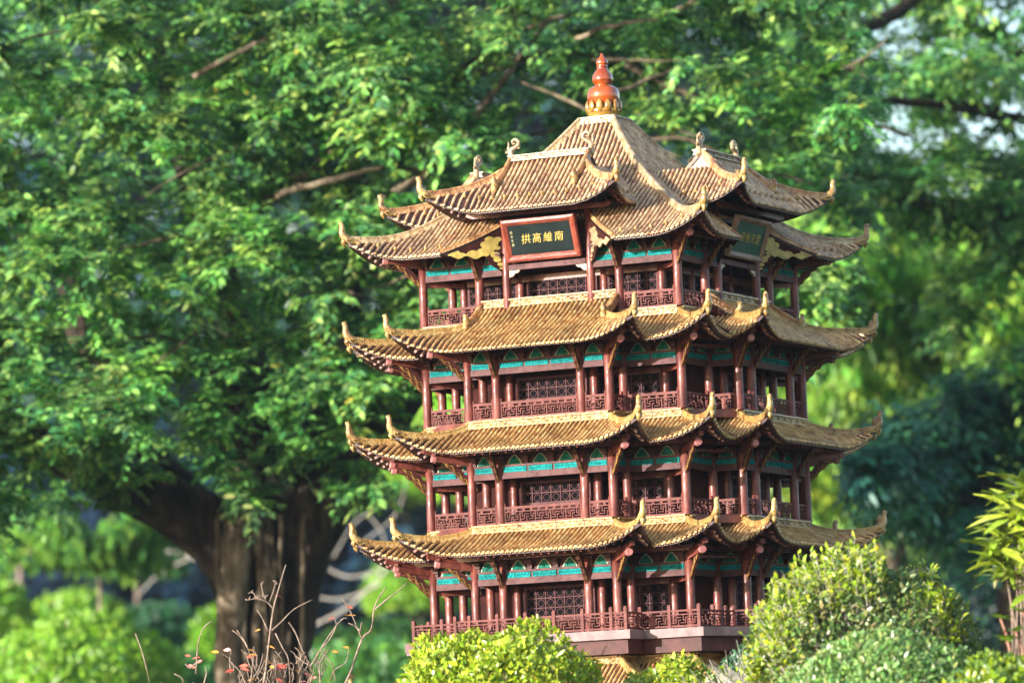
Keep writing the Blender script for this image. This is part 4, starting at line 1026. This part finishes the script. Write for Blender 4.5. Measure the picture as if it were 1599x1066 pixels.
# ---- long-leaved plant at the right edge
def long_leaf(me_name='long_leaf'):
    m = M3(); N = 7; vs = []
    for i in range(N):
        t = i/(N-1); w_ = .5*math.sin(math.pi*min(1, t**.75*1.0))*.25+.004; z = -.30*t*t
        vs += [(t, -w_, z+.02), (t, 0, z), (t, w_, z+.02)]
    fs = []
    for i in range(N-1): fs += [(i*3, i*3+1, i*3+4, i*3+3), (i*3+1, i*3+2, i*3+5, i*3+4)]
    m.add(vs, fs); return m
LLM = [mat('yellow_green_leaf', (.36, .46, .03), (.50, .58, .08), None, 20, .35, .6), mat('fresh_green_leaf', (.20, .34, .02), (.32, .46, .05), None, 20, .35, .6), mat('pale_cream_leaf', (.55, .58, .20), (.68, .68, .35), None, 20, .35, .6)]
LLmesh = [long_leaf().mesh('long_leaf', mm, True) for mm in LLM]
TC = 11.3; pc = at(1600, 1150, TC)
bam = root('long_leaved_plant', (pc[0], pc[1], ground_z(pc[0], pc[1])), 'yellow-green plant with long narrow drooping leaves on bare stems at the right edge', 'plant')
m = M3()
heads = [(1578, 795), (1560, 835), (1592, 870), (1598, 762), (1572, 885), (1612, 905), (1590, 825), (1615, 860), (1568, 860), (1600, 800)]
for hx, hy in heads:
    P3 = smooth_path([at(1590+random.uniform(-15, 30), 1180, TC), at((hx+1600)/2, (hy+1080)/2, TC), at(hx, hy+22, TC)], 4)
    P3[0] = np.array([P3[0][0], P3[0][1], P3[0][2]]); m.tube(P3, [.0030-.0015*i/8 for i in range(9)], 6)
put('stems', m.mesh('stems', TWIG, True), bam)
for hx, hy in heads:
    for j in range(24):
        side = random.choice((-1, -1, 1)); az = random.uniform(0, 6.28)
        d = RT*math.cos(az)+np.array([FW[0], FW[1], 0])*math.sin(az)*.8+np.array([0, 0, random.uniform(-.3, .95)]); d /= np.linalg.norm(d)
        p = at(hx, hy+random.uniform(-18, 26), TC+random.uniform(-.02, .02)); L_ = random.uniform(.055, .105)
        X = Vector(d); Z = (Vector((0, 0, 1))+Vector(rnd_dir(1)[0])*.4); Z = (Z-X*Z.dot(X)).normalized(); Y = Z.cross(X)
        Mx = Matrix(((X.x, Y.x, Z.x, p[0]), (X.y, Y.y, Z.y, p[1]), (X.z, Y.z, Z.z, p[2]), (0, 0, 0, 1))) @ Matrix.Diagonal((L_, L_, L_, 1))
        put('long_leaf', random.choices(LLmesh, (5, 4, 1))[0], bam, Mx)
# small rosette plant beneath it
pc = at(1560, 1090, 11.1); ro = root('rosette_plant', (pc[0], pc[1], ground_z(pc[0], pc[1])), 'small plant with reddish stems and rosettes of green leaves below the long-leaved plant', 'plant')
m = M3()
for hx, hy in ((1562, 965), (1585, 985), (1596, 955), (1572, 1000)):
    m.tube(smooth_path([at(1580, 1100, 11.1), at(hx+14, hy+45, 11.1), at(hx, hy, 11.1)], 3), [.004, .0038, .0035, .003, .003, .0027, .0025], 6)
    for j in range(11):
        az = j*2.4; d = RT*math.cos(az)+np.array([FW[0], FW[1], 0])*math.sin(az)+np.array([0, 0, random.uniform(.1, .8)]); d /= np.linalg.norm(d); p = at(hx, hy, 11.1); L_ = random.uniform(.028, .042)
        X = Vector(d); Z = Vector((0, 0, 1)); Z = (Z-X*Z.dot(X)).normalized(); Y = Z.cross(X)
        Mx = Matrix(((X.x, Y.x, Z.x, p[0]), (X.y, Y.y, Z.y, p[1]), (X.z, Y.z, Z.z, p[2]), (0, 0, 0, 1))) @ Matrix.Diagonal((L_, L_*2.3, L_, 1))
        put('rosette_leaf', LLmesh[1], ro, Mx)
put('stems', m.mesh('stems', mat('reddish_stem', (.25, .10, .07), (.35, .18, .12), None, 30, .6), True), ro)

# ---- bare red-leaved plant in front of the trunk
RDm = [mat('red_leaf', (.52, .07, .05), (.70, .16, .10), None, 90, .5), mat('orange_leaf', (.62, .22, .03), (.70, .36, .05), None, 90, .5), mat('pink_leaf', (.62, .20, .18), (.70, .30, .26), None, 90, .5)]
lf = M3(); lf.add([(0, 0, 0), (.35, -.26, .05), (.35, 0, -.02), (.35, .26, .05), (.75, -.16, -.02), (.75, .16, -.02), (1, 0, -.10)], [(0, 2, 1), (0, 3, 2), (1, 2, 6, 4), (2, 3, 5, 6)])
RLm = [lf.mesh('small_leaf', mm, True) for mm in RDm]
TR = 12.7; z4 = lambda a, b: (200+a/3.476, 850+b/3.476)
pc = at(440, 1130, TR); red = root('red_leaved_plant', (pc[0], pc[1], ground_z(pc[0], pc[1])), 'nearly bare twiggy plant with scattered red and orange leaves in front of the dark trunk', 'plant')
def leaf_at(parent, u, v, t, L_, mesh_, flat=False):
    az = random.uniform(-.6, .6)+random.choice((0, math.pi)); d = RT*math.cos(az)+np.array([FW[0], FW[1], 0])*math.sin(az)+np.array([0, 0, random.uniform(-.5, .3)]); d /= np.linalg.norm(d); p = at(u, v, t)
    X = Vector(d); Z = Vector((0, 0, .6))+Vector(TOCAM)*.6+Vector(rnd_dir(1)[0])*.5; Z = (Z-X*Z.dot(X)).normalized(); Y = Z.cross(X)
    put('small_leaf', mesh_, parent, Matrix(((X.x, Y.x, Z.x, p[0]), (X.y, Y.y, Z.y, p[1]), (X.z, Y.z, Z.z, p[2]), (0, 0, 0, 1))) @ Matrix.Diagonal((L_, L_*.85, L_, 1)))
TWL = [[(735, 760), (750, 660), (772, 470), (790, 345), (812, 262), (838, 170), (857, 108)], [(780, 465), (830, 420), (900, 350), (1000, 298)], [(785, 345), (752, 310), (700, 292), (655, 300)], [(752, 310), (735, 270), (722, 212)], [(765, 318), (790, 250), (800, 210)],
       [(700, 292), (685, 268), (668, 256)], [(368, 700), (378, 560), (392, 490), (420, 440), (460, 410)], [(368, 640), (335, 670), (310, 645)], [(640, 760), (610, 690), (560, 640)], [(720, 760), (650, 560), (600, 490), (565, 465)], [(650, 560), (625, 510), (590, 462)],
       [(760, 470), (730, 400), (700, 352)], [(800, 480), (840, 560), (870, 620), (880, 760)], [(870, 420), (910, 480), (945, 570), (990, 660), (1000, 760)], [(990, 660), (1050, 560), (1100, 480), (1160, 405), (1190, 400)], [(1050, 560), (1090, 520), (1130, 440), (1120, 400)],
       [(905, 600), (960, 640), (1000, 665)], [(1180, 751), (1215, 670), (1270, 510), (1320, 460), (1335, 350), (1360, 290), (1400, 232)], [(1340, 350), (1400, 300), (1460, 255), (1515, 205)], [(1270, 510), (1220, 390), (1190, 330), (1160, 292)], [(1265, 470), (1230, 440), (1195, 425)], [(1262, 460), (1268, 420)],
       [(40, 480), (70, 560), (95, 650), (120, 760)], [(560, 700), (552, 640), (560, 575)], [(660, 760), (680, 650), (684, 550)], [(820, 760), (800, 700), (790, 640), (830, 580)], [(930, 760), (935, 700), (925, 640)], [(1045, 760), (1040, 690), (1045, 620)], [(1100, 740), (1120, 680), (1180, 640), (1200, 560)],
       [(1040, 570), (1080, 610), (1110, 660), (1125, 740)], [(250, 700), (290, 720), (300, 750)], [(700, 760), (760, 690), (800, 650), (850, 640)], [(880, 640), (900, 660), (870, 760)], [(410, 760), (425, 700), (420, 660)]]
m = M3()
for ln_ in TWL:
    pts = [z4(*p) for p in ln_]; t = TR+random.uniform(-.15, .1); main = len(ln_) > 5
    P3 = smooth_path([at(a, b, t) for a, b in pts], 3); r0 = 2.1 if main else 1.4; n_ = len(P3)
    m.tube(P3, [(r0*(1-.6*i/n_))*TR/FPX for i in range(n_)], 5)
for _ in range(60):
    a, b = random.uniform(560, 1050), random.uniform(600, 760); an = random.uniform(-2.6, -.5); L_ = random.uniform(30, 110); t = TR+random.uniform(-.15, .1)
    P3 = smooth_path([at(*z4(a, b+30), t), at(*z4(a+L_*.5*math.cos(an)+8, b+L_*.5*math.sin(an)), t), at(*z4(a+L_*math.cos(an), b+L_*math.sin(an)), t)], 2); m.tube(P3, [.0016, .0014, .0012, .001, .0006], 4)
for a, b in ((655, 300), (668, 256), (722, 212), (800, 210), (700, 290), (740, 290)):
    for _ in range(5):
        e = (a+random.uniform(-22, 22), b+random.uniform(-22, 14)); m.tube([at(*z4(a, b), TR), at(*z4(*e), TR)], [.0013, .0012], 4)
# rootstock
m.tube(smooth_path([(pc[0], pc[1], ground_z(pc[0], pc[1])-.03), tuple(at(430, 1150, TR)), tuple(at(430, 1080, TR))], 3), [.012, .011, .010, .009, .008, .006, .004], 6)
for u_ in (250, 300, 360, 400, 470, 500, 540): m.tube(smooth_path([tuple(at(430, 1150, TR)), tuple(at((u_+430)/2, 1105, TR)), tuple(at(u_, 1066, TR))], 3), [.003]*7, 5)
put('twigs', m.mesh('twigs', TWIG, True), red)
for a, b, c_ in [(790, 270, 0), (340, 605, 0), (395, 610, 0), (318, 655, 0), (405, 625, 0), (720, 460, 1), (750, 455, 2), (755, 548, 1), (645, 565, 1), (560, 570, 2), (495, 585, 1), (640, 610, 0), (670, 605, 0), (655, 655, 0), (575, 678, 0), (610, 670, 0), (735, 625, 1), (765, 660, 1), (795, 665, 2), (850, 655, 0),
                (875, 645, 0), (905, 680, 1), (955, 695, 2), (970, 605, 1), (1030, 720, 2), (1190, 715, 0), (1200, 560, 1), (1105, 580, 1), (1130, 395, 0), (1165, 380, 1), (1185, 385, 1), (1222, 345, 0), (645, 740, 0), (690, 725, 1), (800, 725, 0), (820, 740, 2), (965, 740, 2), (705, 600, 1), (860, 665, 0)]:
    leaf_at(red, *z4(a, b), TR-.01, random.uniform(.016, .026), RLm[c_])

# ---- things far behind on the left: balls of clipped shrubs, palm, bare tree
BRT = [(.19, .38, .02), (.25, .44, .04), (.14, .31, .03)]; MID = [(.08, .24, .06), (.11, .29, .07), (.06, .19, .06)]
far = [('sunlit ball-shaped bush, bright yellow-green, at the bottom left corner', (130, 1115, 23.0), 165, 150, 8000, .042, BRT, .8), ('mid-green bush leaning against the right of the bright ball-shaped bush at the bottom left', (240, 1120, 24), 130, 105, 5000, .045, MID, .9),
       ('smaller blurred dark green ball-shaped bush left of the trunk', (238, 1015, 32), 92, 62, 3500, .08, [(.03, .12, .05), (.04, .15, .06)], .9), ('pale bush behind the bright ball-shaped bush at the far left', (120, 990, 31), 75, 55, 2500, .08, BRT, .9),
       ('yellow-green bush at the far left edge', (-20, 970, 30), 60, 60, 2000, .08, BRT, .9), ('round green bush between the trunk and the pagoda at the bottom', (600, 1060, 27), 125, 78, 5000, .07, MID+BRT[2:], .9),
       ('bright bush seen past the left columns of the lowest storey', (655, 930, 36), 75, 62, 2500, .09, BRT, .9), ('small light bush right behind the left foot of the trunk', (345, 1030, 30), 40, 75, 1500, .08, BRT, .9),
       ('bush glimpsed between the tree fork and the lower left eaves', (585, 800, 40), 110, 45, 2500, .10, BRT+MID, .8), ('blue-green bush in the shade at the left edge', (30, 840, 36), 85, 55, 2500, .10, [(.02, .10, .06), (.03, .13, .07)], .8),
       ('blurred green bush hanging low left of the trunk', (215, 880, 34), 70, 50, 2000, .09, MID, .8), ('light leafy bush glimpsed behind the middle left columns', (700, 760, 38), 110, 60, 2500, .10, BRT, .8), ('green bush glimpsed below the lowest fork of the banyan', (620, 660, 38), 80, 60, 2000, .10, BRT+MID, .8),
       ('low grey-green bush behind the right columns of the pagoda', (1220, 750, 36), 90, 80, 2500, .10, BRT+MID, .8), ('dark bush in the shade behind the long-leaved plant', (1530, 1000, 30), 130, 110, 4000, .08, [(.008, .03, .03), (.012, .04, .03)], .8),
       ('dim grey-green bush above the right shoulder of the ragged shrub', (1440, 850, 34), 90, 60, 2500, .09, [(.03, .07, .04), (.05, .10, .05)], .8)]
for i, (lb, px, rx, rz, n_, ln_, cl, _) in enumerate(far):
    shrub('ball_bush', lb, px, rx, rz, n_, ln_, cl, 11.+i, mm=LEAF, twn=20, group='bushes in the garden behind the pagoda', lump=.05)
def bare_tree(label, limbs):
    u, v, t = limbs[0][0][0]; p = at(u, v, t); o = root('bare_tree', (p[0], p[1], ground_z(p[0], p[1])), label, 'tree', 'pale leafless trees in the background'); m = M3()
    m.tube([(p[0], p[1], ground_z(p[0], p[1])-.1), tuple(p)], [limbs[0][1][0]*t/FPX*.7, limbs[0][1][0]*t/FPX*.55], 7)
    for q, r in limbs: strand(m, q, [x*.36 for x in r], 6, 0)
    put('trunk', m.mesh('trunk', TWIGG, True), o)
bare_tree('pale bare branches sweeping out to the right of the banyan trunk', [([(470, 985, 28), (540, 950, 28), (590, 905, 28), (650, 850, 28), (760, 800, 28)], [7, 7, 6, 5, 4]), ([(470, 925, 28), (530, 935, 28), (600, 910, 28)], [4, 5, 4]), ([(500, 880, 28), (545, 900, 28), (600, 885, 28), (660, 840, 28)], [5, 6, 5, 4]),
          ([(590, 905, 28), (600, 840, 28), (570, 790, 28), (590, 740, 28)], [4, 4, 3, 2]), ([(560, 850, 28), (620, 800, 28), (640, 720, 28)], [3, 3, 2]), ([(520, 870, 28), (560, 810, 28), (620, 780, 28)], [3, 3, 2])])
bare_tree('pale bare branches showing left of the banyan trunk under its big limb', [([(405, 930, 30), (330, 885, 30), (270, 860, 30), (225, 880, 30), (190, 900, 30)], [8, 8, 6, 5, 3]), ([(300, 870, 30), (250, 895, 30), (215, 930, 30)], [5, 4, 3]), ([(320, 880, 30), (290, 840, 30), (230, 820, 30), (200, 780, 30)], [6, 5, 4, 3]), ([(290, 840, 30), (250, 800, 30)], [3, 2])])
# feathery fronds
fp = at(150, 1000, 26); fo = root('feathery_tree', (fp[0], fp[1], ground_z(fp[0], fp[1])), 'light green feathery-leaved small tree at the left below the banyan', 'tree')
m = M3(); FL_ = []
strand(m, [(150, 1180, 26), (155, 950, 26), (150, 850, 26)], [4, 3, 2], 7)
for i in range(20):
    u0_, v0_ = random.uniform(60, 250), random.uniform(800, 850); an = random.uniform(2.2, 4.0) if random.random() < .6 else random.uniform(-.8, .9); L_ = random.uniform(60, 120)
    q = [(150, 870, 26), (u0_, v0_, 26+random.uniform(-.4, .4)), (u0_+L_*math.cos(an), v0_+L_*.2+12, 26)]
    P3, R3 = limb(q, [2, 1.5, .8], k=9); m.tube(P3, R3, 5)
    for p in P3[6:]:
        for s in (-1, 1):
            for _ in range(3): FL_.append((p+rnd_dir(1)[0]*.05, RT*random.uniform(-.3, .3)+np.array([0, 0, -.5])+np.array([FW[0], FW[1], 0])*s+rnd_dir(1)[0]*.4, np.array([0, 0, 1.])+TOCAM*.6))
put('trunk', m.mesh('trunk', TWIG, True), fo)
pa = [np.array([q_[i] for q_ in FL_]) for i in range(3)]; nL = len(FL_)
put('crown', leaf_mesh('crown', *pa, .13*RNG.uniform(.6, 1.2, nL), .035, palette(nL, [(.14, .30, .04), (.20, .38, .06), (.08, .22, .05)]), LEAFT), fo)

# ---- garden haze
hz = M3(); hz.box(-1500, 1500, -1500, 1500, -4.5, 16)
hm = bpy.data.materials.new('haze'); hm.use_nodes = True; hn = hm.node_tree; hn.nodes.clear()
ho = hn.nodes.new('ShaderNodeOutputMaterial'); hv = hn.nodes.new('ShaderNodeVolumePrincipled'); hv.inputs['Density'].default_value = HAZE
hv.inputs['Color'].default_value = (.72, .86, 1, 1); hv.inputs['Anisotropy'].default_value = .3; hn.links.new(hv.outputs[0], ho.inputs['Volume'])
if HAZE > 0: put('haze', hz.mesh('haze', hm), kind='stuff')
